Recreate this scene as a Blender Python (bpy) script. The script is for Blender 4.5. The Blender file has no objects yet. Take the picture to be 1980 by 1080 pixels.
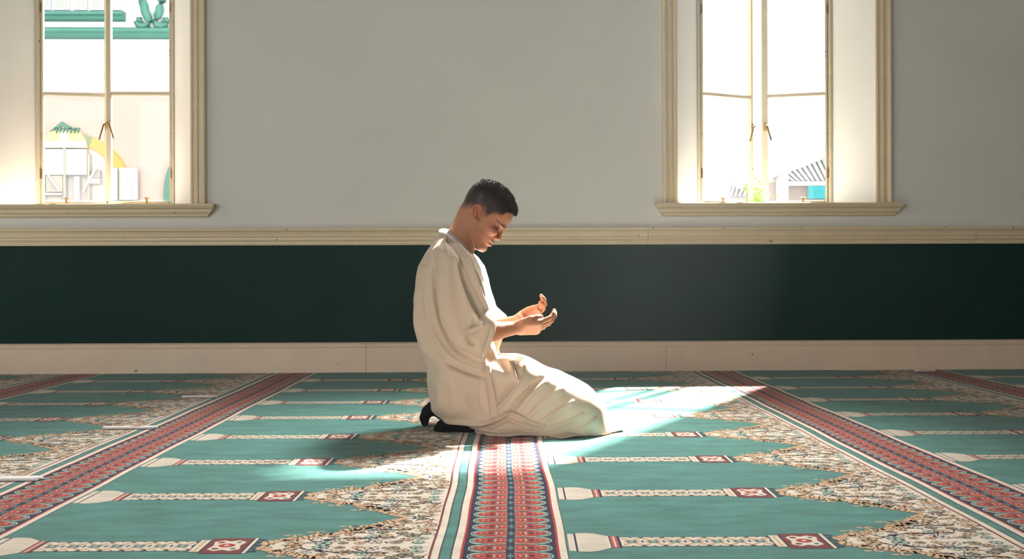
import bpy, math, random
import numpy as np
from mathutils import Vector, Matrix
random.seed(4); rng = np.random.default_rng(4)
D = bpy.data; SC = bpy.context.scene; COL = SC.collection
rad = math.radians

# ------------------------------------------------------------ camera, sky, sun, lamps, exposure
cam = D.objects.new('camera', D.cameras.new('camera')); COL.objects.link(cam); SC.camera = cam
cam.data.sensor_width = 36; cam.data.lens = 36*2010/1980; cam.data.shift_y = -10/1980
cam.data.clip_start = .05; cam.data.clip_end = 300
cam.matrix_world = (Matrix.Translation((0, 0, .58)) @ Matrix.Rotation(rad(-1.2), 4, 'Z')
                    @ Matrix.Rotation(rad(90), 4, 'X') @ Matrix.Rotation(rad(-.178), 4, 'Z'))
w = D.worlds.new('sky'); SC.world = w; w.use_nodes = True
bg = w.node_tree.nodes['Background']
bg.inputs[0].default_value = (.93, .965, 1, 1); bg.inputs[1].default_value = 1.4
SUN_DIR = Vector((-.494, -.847, -1.0))
s = D.lights.new('sun', 'SUN'); s.energy = 40; s.angle = rad(1.4); s.color = (1, .965, .9)
so = D.objects.new('sun', s); COL.objects.link(so); so.location = (6, 12, 10)
so.rotation_euler = SUN_DIR.to_track_quat('-Z', 'Y').to_euler()
def area(name, loc, rot, sx, sy, power, col):
    l = D.lights.new(name, 'AREA'); l.shape = 'RECTANGLE'; l.size = sx; l.size_y = sy; l.energy = power; l.color = col
    o = D.objects.new(name, l); COL.objects.link(o); o.location = loc; o.rotation_euler = [rad(a) for a in rot]; return o
area('hall_fill', (-3.0, -4.6, 1.9), (91, 0, -14), 5.5, 3.0, 295, (1, .985, .965))  # unseen fill lamp added behind the camera; the wall there is solid
sp = D.lights.new('foreground_fill_spot', 'SPOT'); sp.energy = 1250; sp.shadow_soft_size = .42; sp.spot_size = rad(56); sp.spot_blend = 1; sp.color = (1, .98, .93)  # unseen soft spot added to brighten man and foreground carpet; no opening there
hl_ = D.objects.new('foreground_fill_spot', sp); COL.objects.link(hl_); hl_.location = (1.35, 5.75, 3.5)
hl_.rotation_euler = (Vector((-.1, 3.25, .1))-hl_.location).to_track_quat('-Z', 'Y').to_euler()
area('left_fill', (-6.8, 1.2, 2.6), (90, 0, -90), 6, 3, 60, (1, .97, .93))  # unseen side fill lamp added in front of the closed left wall
SC.view_settings.view_transform = 'Standard'; SC.view_settings.look = 'None'
SC.view_settings.exposure = 0.26; SC.view_settings.gamma = 1; SC.view_settings.use_curve_mapping = False
SC.cycles.max_bounces = 8; SC.cycles.sample_clamp_indirect = 4; SC.cycles.use_denoising = True
SC.cycles.volume_bounces = 0

# ------------------------------------------------------------ helpers
def tag(o, label=None, cat=None, group=None, kind=None):
    for k, v in (('label', label), ('category', cat), ('group', group), ('kind', kind)):
        if v: o[k] = v
    return o
def empty(name, loc=(0, 0, 0), rz=0):
    o = D.objects.new(name, None); COL.objects.link(o); o.location = loc; o.rotation_euler.z = rz
    o.empty_display_size = .05; return o
def link_mesh(name, me, parent=None):
    o = D.objects.new(name, me); COL.objects.link(o)
    if parent:
        o.parent = parent
        if parent.get('_w'): pass
    return o
def lin(r, g, b):
    f = lambda c: (c/255/12.92) if c/255 <= .04045 else ((c/255+.055)/1.055)**2.4
    return (f(r), f(g), f(b), 1)
class MB:
    def __init__(s): s.v = []; s.f = []; s.m = []; s.mats = []
    def slot(s, mat):
        if mat not in s.mats: s.mats.append(mat)
        return s.mats.index(mat)
    def add(s, vs, fs, mat=None):
        n = len(s.v); s.v += [tuple(p) for p in vs]; k = s.slot(mat) if mat else 0
        for f in fs: s.f.append(tuple(i+n for i in f)); s.m.append(k)
    def box(s, x0, x1, y0, y1, z0, z1, mat=None, M=None):
        vs = [Vector((x, y, z)) for x in (x0, x1) for y in (y0, y1) for z in (z0, z1)]
        if M: vs = [M @ v for v in vs]
        s.add(vs, [(0,1,3,2),(4,6,7,5),(0,4,5,1),(2,3,7,6),(0,2,6,4),(1,5,7,3)], mat)
    def tube(s, pts, r, n=8, mat=None, cap=True):
        pts = [Vector(p) for p in pts]; rs = r if isinstance(r, (list, tuple)) else [r]*len(pts)
        vs = []; up = Vector((0, 0, 1))
        for i, p in enumerate(pts):
            t = (pts[min(i+1, len(pts)-1)]-pts[max(i-1, 0)]).normalized()
            a = t.cross(up)
            if a.length < .1: a = t.cross(Vector((1, 0, 0)))
            a.normalize(); b = t.cross(a)
            vs += [p+(a*math.cos(q)+b*math.sin(q))*rs[i] for q in [2*math.pi*k/n for k in range(n)]]
        fs = [(i*n+k, i*n+(k+1) % n, (i+1)*n+(k+1) % n, (i+1)*n+k) for i in range(len(pts)-1) for k in range(n)]
        if cap: fs += [tuple(range(n))[::-1], tuple(range((len(pts)-1)*n, len(pts)*n))]
        s.add(vs, fs, mat)
    def prism(s, poly, fn, d0, d1, mat=None):
        """poly of (a,b); fn(a,b,d) -> point"""
        n = len(poly); vs = [fn(a, b, d0) for a, b in poly]+[fn(a, b, d1) for a, b in poly]
        s.add(vs, [tuple(range(n)), tuple(range(n, 2*n))[::-1]]+[(i, i+n, (i+1) % n+n, (i+1) % n) for i in range(n)], mat)
    def build(s, name, mat=None, parent=None, bevel=0, smooth=False, fix=True):
        me = D.meshes.new(name); me.from_pydata(s.v, [], s.f)
        for m in (s.mats or [mat]): me.materials.append(m)
        if s.mats: me.polygons.foreach_set('material_index', s.m)
        if fix:
            import bmesh
            bm = bmesh.new(); bm.from_mesh(me); bmesh.ops.recalc_face_normals(bm, faces=bm.faces); bm.to_mesh(me); bm.free()
        if smooth: me.polygons.foreach_set('use_smooth', [True]*len(me.polygons))
        me.update(); o = link_mesh(name, me, parent)
        if bevel:
            b = o.modifiers.new('bevel', 'BEVEL'); b.width = bevel; b.segments = 2; b.limit_method = 'ANGLE'
        return o

# ------------------------------------------------------------ materials
def mat(name, col, rough=.6, var=0, scale=8, bump=0, bscale=200, spec=.5, metal=0, sheen=0, stretch=(1, 1, 1), dirt=None, attr=None, sss=0, coat=0):
    m = D.materials.new(name); m.use_nodes = True; nt = m.node_tree; N = nt.nodes; L = nt.links; b = N['Principled BSDF']
    b.inputs['Base Color'].default_value = col; b.inputs['Roughness'].default_value = rough
    b.inputs['Specular IOR Level'].default_value = spec; b.inputs['Metallic'].default_value = metal
    b.inputs['Sheen Weight'].default_value = sheen; b.inputs['Coat Weight'].default_value = coat
    if sss:
        b.inputs['Subsurface Weight'].default_value = sss; b.inputs['Subsurface Radius'].default_value = (.012, .005, .003); b.inputs['Subsurface Scale'].default_value = 1
    tc = N.new('ShaderNodeTexCoord'); mp = N.new('ShaderNodeMapping'); mp.inputs['Scale'].default_value = stretch
    L.new(tc.outputs['Object'], mp.inputs[0]); src = None
    if attr:
        a = N.new('ShaderNodeAttribute'); a.attribute_name = attr; src = a.outputs['Color']
    if var:
        n = N.new('ShaderNodeTexNoise'); n.inputs['Scale'].default_value = scale; n.inputs['Detail'].default_value = 6; n.inputs['Roughness'].default_value = .62
        L.new(mp.outputs[0], n.inputs[0])
        r = N.new('ShaderNodeMapRange'); r.inputs[1].default_value = .3; r.inputs[2].default_value = .7; r.inputs[3].default_value = 1-var; r.inputs[4].default_value = 1+var
        L.new(n.outputs[0], r.inputs[0])
        mx = N.new('ShaderNodeMix'); mx.data_type = 'RGBA'; mx.blend_type = 'MULTIPLY'; mx.inputs[0].default_value = 1
        mx.inputs[6].default_value = col
        if src: L.new(src, mx.inputs[6])
        L.new(r.outputs[0], mx.inputs[7]); src = mx.outputs[2]
    if dirt:
        n = N.new('ShaderNodeTexNoise'); n.inputs['Scale'].default_value = dirt[1]; n.inputs['Detail'].default_value = 8; L.new(mp.outputs[0], n.inputs[0])
        r = N.new('ShaderNodeMapRange'); r.inputs[1].default_value = dirt[2]; r.inputs[2].default_value = dirt[2]+.04; L.new(n.outputs[0], r.inputs[0])
        mx = N.new('ShaderNodeMix'); mx.data_type = 'RGBA'; mx.inputs[6].default_value = col; mx.inputs[7].default_value = dirt[0]
        if src: L.new(src, mx.inputs[6])
        L.new(r.outputs[0], mx.inputs[0]); src = mx.outputs[2]
    if src: L.new(src, b.inputs['Base Color'])
    if bump:
        n = N.new('ShaderNodeTexNoise'); n.inputs['Scale'].default_value = bscale; n.inputs['Detail'].default_value = 4; L.new(mp.outputs[0], n.inputs[0])
        bp = N.new('ShaderNodeBump'); bp.inputs['Strength'].default_value = 1; bp.inputs['Distance'].default_value = bump
        L.new(n.outputs[0], bp.inputs['Height']); L.new(bp.outputs[0], b.inputs['Normal'])
    return m
M = {}
M['plaster'] = mat('plaster', lin(214, 213, 206), .75, .035, 1.7, .0006, 60)
M['green'] = mat('green_gloss_paint', lin(0, 44, 39), .55, .12, 3, .0005, 40, spec=.1)
M['trim'] = mat('beige_trim_paint', lin(214, 196, 164), .4, .04, 9, .0004, 50, dirt=(lin(120, 105, 85), 30, .70))
M['base'] = mat('baseboard_paint', lin(226, 202, 180), .45, .05, 5, .0004, 30, dirt=(lin(110, 90, 75), 25, .71))
M['frame'] = mat('window_frame_paint', lin(205, 192, 165), .4, .05, 12, .0005, 60, dirt=(lin(105, 70, 45), 20, .68))
M['reveal'] = mat('reveal_plaster', lin(240, 236, 230), .6, .03, 3, .0012, 14)
M['brass'] = mat('old_brass', lin(150, 124, 82), .35, .15, 60, metal=.9)
M['ceil'] = mat('ceiling_paint', lin(132, 122, 108), .9)
M['wood'] = mat('floor_boards', lin(90, 70, 50), .6, .2, 6)
def glass(name, tint):
    m = D.materials.new(name); m.use_nodes = True; N = m.node_tree.nodes; L = m.node_tree.links; N.clear()
    o = N.new('ShaderNodeOutputMaterial'); t = N.new('ShaderNodeBsdfTransparent'); g = N.new('ShaderNodeBsdfGlossy'); mx = N.new('ShaderNodeMixShader')
    n = N.new('ShaderNodeTexNoise'); n.inputs['Scale'].default_value = 3; r = N.new('ShaderNodeMapRange')
    r.inputs[3].default_value = .93; r.inputs[4].default_value = 1.0; L.new(n.outputs[0], r.inputs[0])
    c = N.new('ShaderNodeMix'); c.data_type = 'RGBA'; c.blend_type = 'MULTIPLY'; c.inputs[0].default_value = 1; c.inputs[6].default_value = tint
    L.new(r.outputs[0], c.inputs[7]); L.new(c.outputs[2], t.inputs[0])
    mx.inputs[0].default_value = .008; g.inputs['Roughness'].default_value = .02
    L.new(t.outputs[0], mx.inputs[1]); L.new(g.outputs[0], mx.inputs[2]); L.new(mx.outputs[0], o.inputs[0]); return m
M['glass'] = glass('window_glass', (.97, .985, .98, 1)); M['glass2'] = glass('warm_window_glass', (.94, .90, .87, 1))

# ------------------------------------------------------------ room shell
W = 6.235                                   # inner face of the window wall
WT = .34                                    # its thickness
WIN = [(-2.980, -1.781), (1.127, 2.328)]    # openings at the inner face
Z0, Z1 = .965, 4.32; CEIL = 5.2; XL, XR, YF = -7.0, 7.0, -5.0
mb = MB()
xs = [XL, WIN[0][0], WIN[0][1], WIN[1][0], WIN[1][1], XR]
for i in range(5):
    if i in (1, 3):
        mb.box(xs[i], xs[i+1], W, W+WT, -.2, Z0); mb.box(xs[i], xs[i+1], W, W+WT, Z1, CEIL)
    else: mb.box(xs[i], xs[i+1], W, W+WT, -.2, CEIL)
wall = mb.build('wall_back', M['plaster']); tag(wall, 'pale plaster wall with two tall windows behind the kneeling man', 'wall', kind='structure')
def slab(name, b, m, label, cat):
    q = MB(); q.box(*b); return tag(q.build(name, m), label, cat, kind='structure')
slab('wall_left', (XL-.2, XL, YF, W+WT, -.2, CEIL), M['plaster'], 'left side wall outside the picture', 'wall')
slab('wall_right', (XR, XR+.2, YF, W+WT, -.2, CEIL), M['plaster'], 'right side wall outside the picture', 'wall')
slab('wall_front', (XL, XR, YF-.2, YF, -.2, CEIL), M['plaster'], 'wall behind the camera', 'wall')
slab('ceiling', (XL-.2, XR+.2, YF-.2, W+WT, CEIL, CEIL+.2), M['ceil'], 'pale ceiling high above the hall', 'ceiling')
slab('floor', (XL, XR, YF, W, -.2, -.012), M['wood'], 'board floor under the prayer carpets', 'floor')

# dado panel, rail and baseboard (profiles run along x)
mb = MB(); mb.box(XL, XR, W-.004, W+.01, .17, .765); mb.build('dado_panel', M['green'], wall)['label'] = 'dark green painted band below the rail'
def run(name, prof, x0, x1, m, parent=None):
    q = MB(); q.prism(prof, lambda a, b, d: (d, W-a, b), x0, x1); return q.build(name, m, parent)
RP = [(0, .757), (.018, .757), (.020, .765), (.015, .767), (.015, .778), (.026, .781), (.028, .787), (.020, .790), (.020, .802), (.030, .806),
      (.034, .826), (.040, .838), (.048, .843), (.050, .855), (.046, .860), (0, .862)]
rail = empty('trim_1'); tag(rail, 'moulded beige rail running along the wall above the green band', 'rail', kind='structure')
for a, b in ((XL, .945), (.947, 2.93), (2.932, XR)): run('rail_length', RP, a, b, M['trim'], rail)
BP = [(0, -.012), (.030, -.012), (.030, .146), (.036, .149), (.036, .157), (.030, .160), (.030, .166), (.024, .172), (.016, .177), (0, .178)]
bb = empty('baseboard_back'); tag(bb, 'tall beige baseboard between the green band and the carpets', 'baseboard', kind='structure')
for a, b in ((XL, -.742), (-.740, 1.05), (1.052, XR)): run('board_length', BP, a, b, M['base'], bb)

# ------------------------------------------------------------ windows
def casement(root, hx, side, ang, wdt, zb, zt, ybar, st):
    """hinged at hx; side +1 leaf extends to +x; opens outward by ang"""
    piv = empty('casement', (hx, W+.285, 0), side*ang)
    piv.parent = root
    s = side
    def bx(q, a, b, y0, y1, z0, z1): q.box(min(s*a, s*b), max(s*a, s*b), y0, y1, z0, z1)
    q = MB(); bx(q, 0, .014, -.018, .018, zb, zt); bx(q, wdt-st, wdt, -.018, .018, zb, zt)
    bx(q, .014, wdt-st, -.018, .018, zb, zb+.03); bx(q, .014, wdt-st, -.018, .018, zt-.04, zt)
    q.build('sash', M['frame'], piv, bevel=.003)
    zz = [ybar, ybar+.80, ybar+1.60, ybar+2.3]
    for z in zz:
        q = MB(); bx(q, .014, wdt-st, -.012, .012, z-.010, z+.010); q.build('glazing_bar', M['frame'], piv, bevel=.002)
    ed = [zb+.03]+zz+[zt-.04]
    for i in range(len(ed)-1):
        q = MB(); bx(q, .013, wdt-st+.001, -.002, .002, ed[i]+.009, ed[i+1]-.009)
        q.build('pane', M['glass2'] if (i == 0 and root['label'].startswith('left')) else M['glass'], piv)
    q = MB(); xh = s*(wdt-st*.55); zf = zb+.50                           # lever fastener on the meeting stile
    q.box(xh-.008, xh+.008, -.024, -.018, zf-.02, zf+.03); q.tube([(xh, -.018, zf+.012), (xh, -.045, zf+.012)], .006)
    q.tube([(xh, -.043, zf+.014), (xh-s*.014, -.046, zf+.008), (xh-s*.022, -.046, zf-.022), (xh-s*.040, -.046, zf-.085)], [.006, .0065, .0055, .005])
    q.build('lever_handle', M['brass'], piv)['label'] = 'brass lever handle'
    for z in (zb+.17, zb+1.2):
        q = MB(); q.tube([(0, -.02, z), (0, -.02, z+.06)], .006); q.build('hinge', M['brass'], piv)
    q = MB(); q.box(min(s*.02, s*.3), max(s*.02, s*.3), -.030, -.019, zb+.010, zb+.018)       # stay bar with its peg
    q.tube([(s*.15, -.034, zb-.01), (s*.15, -.034, zb+.045)], .006); q.tube([(s*.135, -.034, zb+.046), (s*.165, -.034, zb+.046)], .005)
    q.box(s*.15-.02, s*.15+.02, -.045, -.02, zb-.006, zb+.004)
    q.tube([(s*.28, -.026, zb+.008), (s*.31, -.04, zb-.002)], .006)
    q.build('stay', M['brass'], piv)['label'] = 'brass casement stay'
def window(name, x0, x1, opens, label, ybar):
    root = empty(name); tag(root, label, 'window', kind='structure')
    g0, g1 = x0+.178, x1-.178; yb = W+.262
    q = MB()
    for a, b, sg in ((x0, g0, 1), (x1, g1, -1)):
        q.prism([(a, W), (b, yb), (b, W+WT), (a-sg*.001, W+WT)], lambda p, r, d: (p, r, d), Z0+.03, Z1)
    q.prism([(W, Z1+.0), (yb, Z1-.12), (W+WT, Z1-.12), (W+WT, Z1)], lambda p, r, d: (d, p, r), x0, x1)
    q.build('reveal', M['reveal'], root)
    q = MB(); q.box(x0, x1, W-.001, W+WT+.02, Z0-.02, Z0+.030); q.build('sill_board', M['reveal'], root)
    # frame fixed in the opening
    q = MB(); zt = Z1-.12; y0, y1 = yb, W+.31
    q.box(g0-.002, g0+.018, y0, y1, Z0+.03, zt); q.box(g1-.018, g1+.002, y0, y1, Z0+.03, zt); q.box(g0, g1, y0, y1, zt-.05, zt); q.box(g0, g1, y0, y1, Z0+.03, Z0+.045)
    q.box(g0-.002, g0+.012, y0-.012, y0, Z0+.03, zt); q.box(g1-.012, g1+.002, y0-.012, y0, Z0+.03, zt)
    q.build('frame', M['frame'], root, bevel=.002)
    wd = (g1-g0)/2-.018
    casement(root, g0+.018, 1, rad(opens[0]), wd, Z0+.047, zt-.05, ybar, .029 if opens[1] == 0 else .018)
    casement(root, g1-.018, -1, rad(opens[1]), wd, Z0+.047, zt-.05, ybar, .029 if opens[1] == 0 else .038)
    # architrave : moulded profile (distance from opening edge, projection)
    AP = [(0, 0), (0, .014), (.010, .018), (.020, .012), (.028, .012), (.033, .024), (.045, .027), (.052, .018), (.060, .018), (.066, .032), (.080, .038), (.090, .036), (.092, .022), (.092, 0)]
    for a, sg in ((x0, -1), (x1, 1)):
        q = MB(); q.prism(AP, lambda p, r, d: (a+sg*p, W-r, d), Z0+.035, Z1+.09); q.build('architrave', M['trim'], root)
    q = MB(); q.prism(AP, lambda p, r, d: (d, W-r, Z1+p), x0-.09, x1+.09); q.build('architrave', M['trim'], root)
    # projecting sill with ogee underside, ends returned
    q = MB(); ex = [(.0, .928, .052), (.018, .926, .048), (.030, .930, .046), (.034, .938, .040), (.034, .942, .036), (.046, .948, .026), (.052, .962, .018), (.052, .968, .014), (.066, .976, .006), (.076, .990, 0), (.074, 1.001, 0), (.060, 1.004, 0), (0, 1.004, 0)]
    n = len(ex); a, b = x0-.145, x1+.150
    vs = [(a+e[2], W-e[0], e[1]) for e in ex]+[(b-e[2], W-e[0], e[1]) for e in ex]
    q.add(vs, [(i, i+1, n+i+1, n+i) for i in range(n-1)]+[tuple(range(n))[::-1], tuple(range(n, 2*n)), (0, n, 2*n-1, n-1)])
    q.build('sill', M['trim'], root)['label'] = 'projecting moulded beige sill'
window('window_1', *WIN[0], (9, 0), 'left window with the white building and green ledges outside', 1.712)
window('window_2', *WIN[1], (24, 17), 'right window with open casements and white glare', 1.715)

# ------------------------------------------------------------ outside
M['ext'] = mat('white_stucco', lin(222, 224, 228), .8, .02, 2, .002, 8)
M['extpink'] = mat('pinkish_stucco', lin(208, 198, 195), .8, .03, 2)
M['extgreen'] = mat('sea_green_paint', lin(88, 146, 134), .6, .08, 6)
M['extolive'] = mat('grey_green_paint', lin(150, 162, 146), .6, .05, 6)
M['extpale'] = mat('pale_grey_bar', lin(196, 200, 194), .7)
M['extorange'] = mat('ochre_paint', lin(240, 190, 110), .6, .03, 6)
M['extyellow'] = mat('pale_yellow_lunette', lin(250, 240, 172), .5, .03, 6)
M['extgrey'] = mat('light_grey_paint', lin(190, 190, 190), .9)  # one even light grey shared by panes, gable, downpipe and floodlight
M['ground'] = mat('street_asphalt', lin(92, 92, 92), .9, .1, 2)
M['roof'] = mat('corrugated_roof', lin(222, 222, 224), .6, .04, 5)
M['brickgrey'] = mat('greyish_wall', lin(170, 155, 150), .8, .12, 12)
M['teal'] = mat('teal_awning', lin(60, 165, 170), .6, .1, 10)
M['leaf'] = mat('pale_foliage', lin(150, 175, 90), .7, .2, 9)
slab('ground', (-40, 40, W+WT+.02, 60, -1.4, -1.2), M['ground'], 'grey street below the windows', 'ground')
B = empty('building'); tag(B, 'white building with sea green ledges and arches outside the left window', 'building')
YB = 15.0
def bx(name, px, m, dy0, dy1, bev=0, par=None, label=None):
    q = MB(); q.box(px[0], px[1], YB+dy0, YB+dy1, px[2], px[3]); o = q.build(name, m, par or B, bevel=bev)
    if label: o['label'] = label
    return o
(ZLB, ZLT, ZUB, ZUT, XLT, ZPK) = (3.9602,4.101,4.2102,4.336,-5.2051,3.2045)
bx('facade', (-11, 1.6, ZPK, 8.5), M['ext'], 0, 5)
bx('lower_facade', (-11, 1.6, -1.2, ZPK), M['extpink'], .02, 5)
q = MB(); q.prism([(0, ZLB), (-.10, ZLB+.01), (-.13, ZLB+.06), (-.16, ZLB+.08), (-.16, ZLT-.02), (-.12, ZLT), (0, ZLT)], lambda a, b, d: (d, YB+a, b), -11, 1.6); q.build('string_course', M['extgreen'], B)
q = MB(); q.prism([(0, ZUB), (-.10, ZUB+.01), (-.13, ZUB+.05), (-.17, ZUB+.07), (-.17, ZUT-.02), (-.12, ZUT), (0, ZUT)], lambda a, b, d: (d, YB+a, b), -9.2, XLT); q.build('window_ledge', M['extgreen'], B)
for cx0, cx1 in [(-6.4892,-6.2548),(-6.2108,-5.9908),(-5.9321,-5.7413),(-5.6973,-5.499),(-5.4476,-5.2565)]:
    wf = bx('upper_window', (cx0, cx1, ZUT+.03, ZUT+1.0), M['ext'], -.05, 0)
    q = MB(); q.box(cx0+.03, cx1-.03, YB-.06, YB-.051, ZUT+.07, ZUT+.96); q.build('pane', M['extgrey'], wf)
# scroll bracket : two mirrored S curves
def scroll(cx, sg):
    pts = []
    base = [(-4.9403,4.5826),(-4.955,4.4937),(-4.9256,4.4123),(-4.9183,4.3456),(-4.8815,4.2716),(-4.852,4.2049),(-4.8741,4.153),(-4.9477,4.138),(-5.0139,4.1527),(-5.0433,4.1971),(-5.0213,4.2342),(-4.9771,4.2343),(-4.9624,4.2047),(-4.9845,4.1898)]
    q = MB(); q.tube([(cx+sg*(x-cx), YB-.05, z) for x, z in base], [.06, .058, .06, .06, .058, .05, .045, .042, .04, .036, .034, .032, .03, .02], 8)
    return q.build('scroll_bracket', M['extgreen'], B, smooth=True)
SCX = (-4.8152,)[0]
scroll(SCX, 1); scroll(SCX, -1)
# big arches with their rings of painted segments
def arch(cx, cz, r, th, cols, fill):
    n = len(cols)
    for i, c in enumerate(cols):
        a0, a1 = math.pi*(i/n), math.pi*((i+1)/n); q = MB()
        k = 5; A = [a0+(a1-a0)*j/k for j in range(k+1)]
        poly = [(cx+r*math.cos(t), cz+r*math.sin(t)) for t in A]+[(cx+(r-th)*math.cos(t), cz+(r-th)*math.sin(t)) for t in A[::-1]]
        q.prism(poly, lambda a, b, d: (a, YB+d, b), -.07, .02); q.build('arch_segment', M[c], B)
    for sg in (-1, 1):
        q = MB(); xx = sorted((cx+sg*r, cx+sg*(r-th))); q.box(xx[0], xx[1], YB-.07, YB+.02, -1.2, cz); q.build('arch_pier', M['extgreen'], B)
    q = MB(); k = 20
    q.prism([(cx+(r-th)*math.cos(math.pi*j/k), cz+(r-th)*math.sin(math.pi*j/k)) for j in range(k+1)]+[(cx-(r-th), -1.0), (cx+(r-th), -1.0)], lambda a, b, d: (a, YB+d, b), -.02, .03)
    q.build('arch_infill', M[fill], B)
ACX, ACZ, AR2 = (-5.9761,1.7685,-5.1316); AR = AR2-ACX
NX = (-3.813,)[0]
arch(ACX, ACZ, AR, .15, ['extgreen', 'extorange', 'extorange', 'extolive', 'extolive', 'extgreen', 'extorange', 'extgreen'], 'ext')
arch(NX, ACZ, AR, .14, ['extgreen']*8, 'extpink')
LX, LZ, LR2, LT = (-6.0348,2.39,-5.7266,2.6934); LR = LR2-LX
q = MB(); k = 18; q.prism([(LX+LR*math.cos(math.pi*j/k), LZ+(LT-LZ)*math.sin(math.pi*j/k)) for j in range(k+1)], lambda a, b, d: (a, YB+d, b), -.12, -.02); q.build('lunette', M['extyellow'], B)
q = MB(); q.prism([(LX-.19, LT-.07), (LX-.02, LT+.07), (LX+.19, LT-.07), (LX-.02, LT-.0)], lambda a, b, d: (a, YB+d, b), -.16, -.1)
for i in range(7): q.prism([(LX-.12+.05*i, LT-.02), (LX-.08+.05*i, LT-.02), (LX-.1+.05*i, LT-.1)], lambda a, b, d: (a, YB+d, b), -.16, -.1)
q.build('leafy_crest', M['extgreen'], B)
bx('lunette_band', (LX-LR, LX+LR, LZ+.0, LZ+.09), M['ext'], -.14, -.11); bx('lunette_panel', (LX-.06, LX+.06, LZ+.09, LZ+.24), M['ext'], -.14, -.11)
for (a, b, c, d) in [(-6.3281,-6.0495,2.3753,2.0055),(-6.0128,-5.7193,2.3751,2.0051),(-5.3962,-5.2859,2.1082,1.6491),(-5.2492,-5.0065,2.108,1.6487)]:
    bx('shutter', (a, b, d, c), M['ext'], -.14, -.08, .01)
for (a, b, c, d), m in zip([(-6.1375,-5.9175,2.4418,2.39),(-6.0568,-6.0202,2.4196,1.6502),(-6.2988,-6.0642,1.9981,1.7688),(-6.3867,-6.3281,2.3015,1.6507),(-5.712,-5.6826,2.301,1.6497),(-5.9028,-5.8294,1.9903,1.6499),(-5.2712,-5.2492,2.1082,1.649),(-5.6532,-5.5357,2.0789,1.9678)], ('extgreen','extpale','extpale','extpale','extpale','ext','extpale','extgrey')):
    bx('window_bar', (a, b, d, c), M[m], -.12, -.06)
for (x0, z0, x1, z1) in [(-6.2548,2.0056,-6.0935,1.7687),(-5.5504,2.1529,-5.7707,1.7682),(-5.1683,2.0784,-5.0213,1.6486)]:
    q = MB(); q.tube([(x0, YB-.15, z0), (x1, YB-.15, z1)], .018, 6); q.build('brace', M['ext'], B)
for (a, b, c, d) in [(-5.6973,-5.5357,1.9604,1.8864),(-6.3281,-6.0642,1.754,1.7244)]:
    bx('awning_edge', (a, b, d, c), M['ext'], -.13, -.08)

# low house with a corrugated gable seen through the right window
Hs = empty('house'); tag(Hs, 'low pale house with a corrugated gable roof outside the right window', 'house')
YH = 22.0
RA, RAz, RB, RBz, RC, RCz = (5.9424,2.742,7.6269,3.3575,6.208,2.5215)
q = MB(); q.prism([(RA, RAz), (RB, RBz), (RB+1.2, RBz-.45), (RB+1.2, RBz-.6), (RB, RBz-.14), (RA, RAz-.14)], lambda a, b, d: (a, YH+d, b), -.3, 3); q.build('roof', M['roof'], Hs)
for i in range(17):
    x = RC+i*.105; zt = RAz+(x-RA)*(RBz-RAz)/(RB-RA)-.16
    q = MB(); q.prism([(x, zt), (x+.06, zt+.02), (x+.06+.20, RCz+.02), (x+.20, RCz+.02)], lambda a, b, d: (a, YH+d, b), -.10, -.02); q.build('gable_slat', M['roof'], Hs)
bxh = [(6.208,7.7379,2.5206,2.4325),(5.9424,7.7379,2.5207,1.9921),(6.6954,7.7379,2.4101,2.1457),(6.0752,6.197,3.094,1.9933),(6.7397,7.1831,2.124,2.0469)]
for (a, b, c, d), m, nm, y0 in zip(bxh, ('ext','brickgrey','teal','extgrey','ext'), ('eaves_board','house_wall','teal_awning','downpipe','counter'), (-.2, 0, -.35, -.15, -.3)):
    q = MB(); q.box(a, b, YH+y0, YH+y0+.12, d if nm != 'house_wall' else -1.2, c); q.build(nm, M[m], Hs)
q = MB(); q.prism([(RA, RAz-.16), (RB, RBz-.16), (RB, RCz), (RA, RCz)], lambda a, b, d: (a, YH+d, b), .0, .1); q.build('gable', M['extgrey'], Hs)
P2 = empty('veranda_post'); tag(P2, 'tall white post standing before the gabled house', 'post')
(pa, pb, pc, pd), = [(5.0884,5.1971,2.5287,1.7361)]
q = MB(); q.box(pa, pb, 18, 18.1, -1.2, pc); q.box(pa-.02, pb+.02, 17.98, 18.12, pc, pc+.05); q.build('post', M['ext'], P2); q = MB(); q.box(pa-.04, pb+.04, 17.96, 18.14, -1.2, -1.0); q.build('foot', M['ext'], P2)
P3 = empty('distant_roof'); tag(P3, 'faint pale slatted roof low in the left casement of the right window', 'roof')
for i in range(13):
    q = MB(); a = (5.0201,)[0]+i*.105; zt = (2.4392,)[0]+min(i, 8)*.065
    q.prism([(a, zt), (a+.05, zt), (a-.12, zt-.5), (a-.17, zt-.5)], lambda p, r, d: (p, 25+d, r), 0, .05); q.build('roof_slat', M['roof'], P3)
(pa, pb, pc, pd), = [(5.823,6.5265,2.8624,2.2874)]
q = MB(); q.box(pa, pb, 25.1, 27, -1.2, pc); q.build('wall', M['extgrey'], P3)
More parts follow.
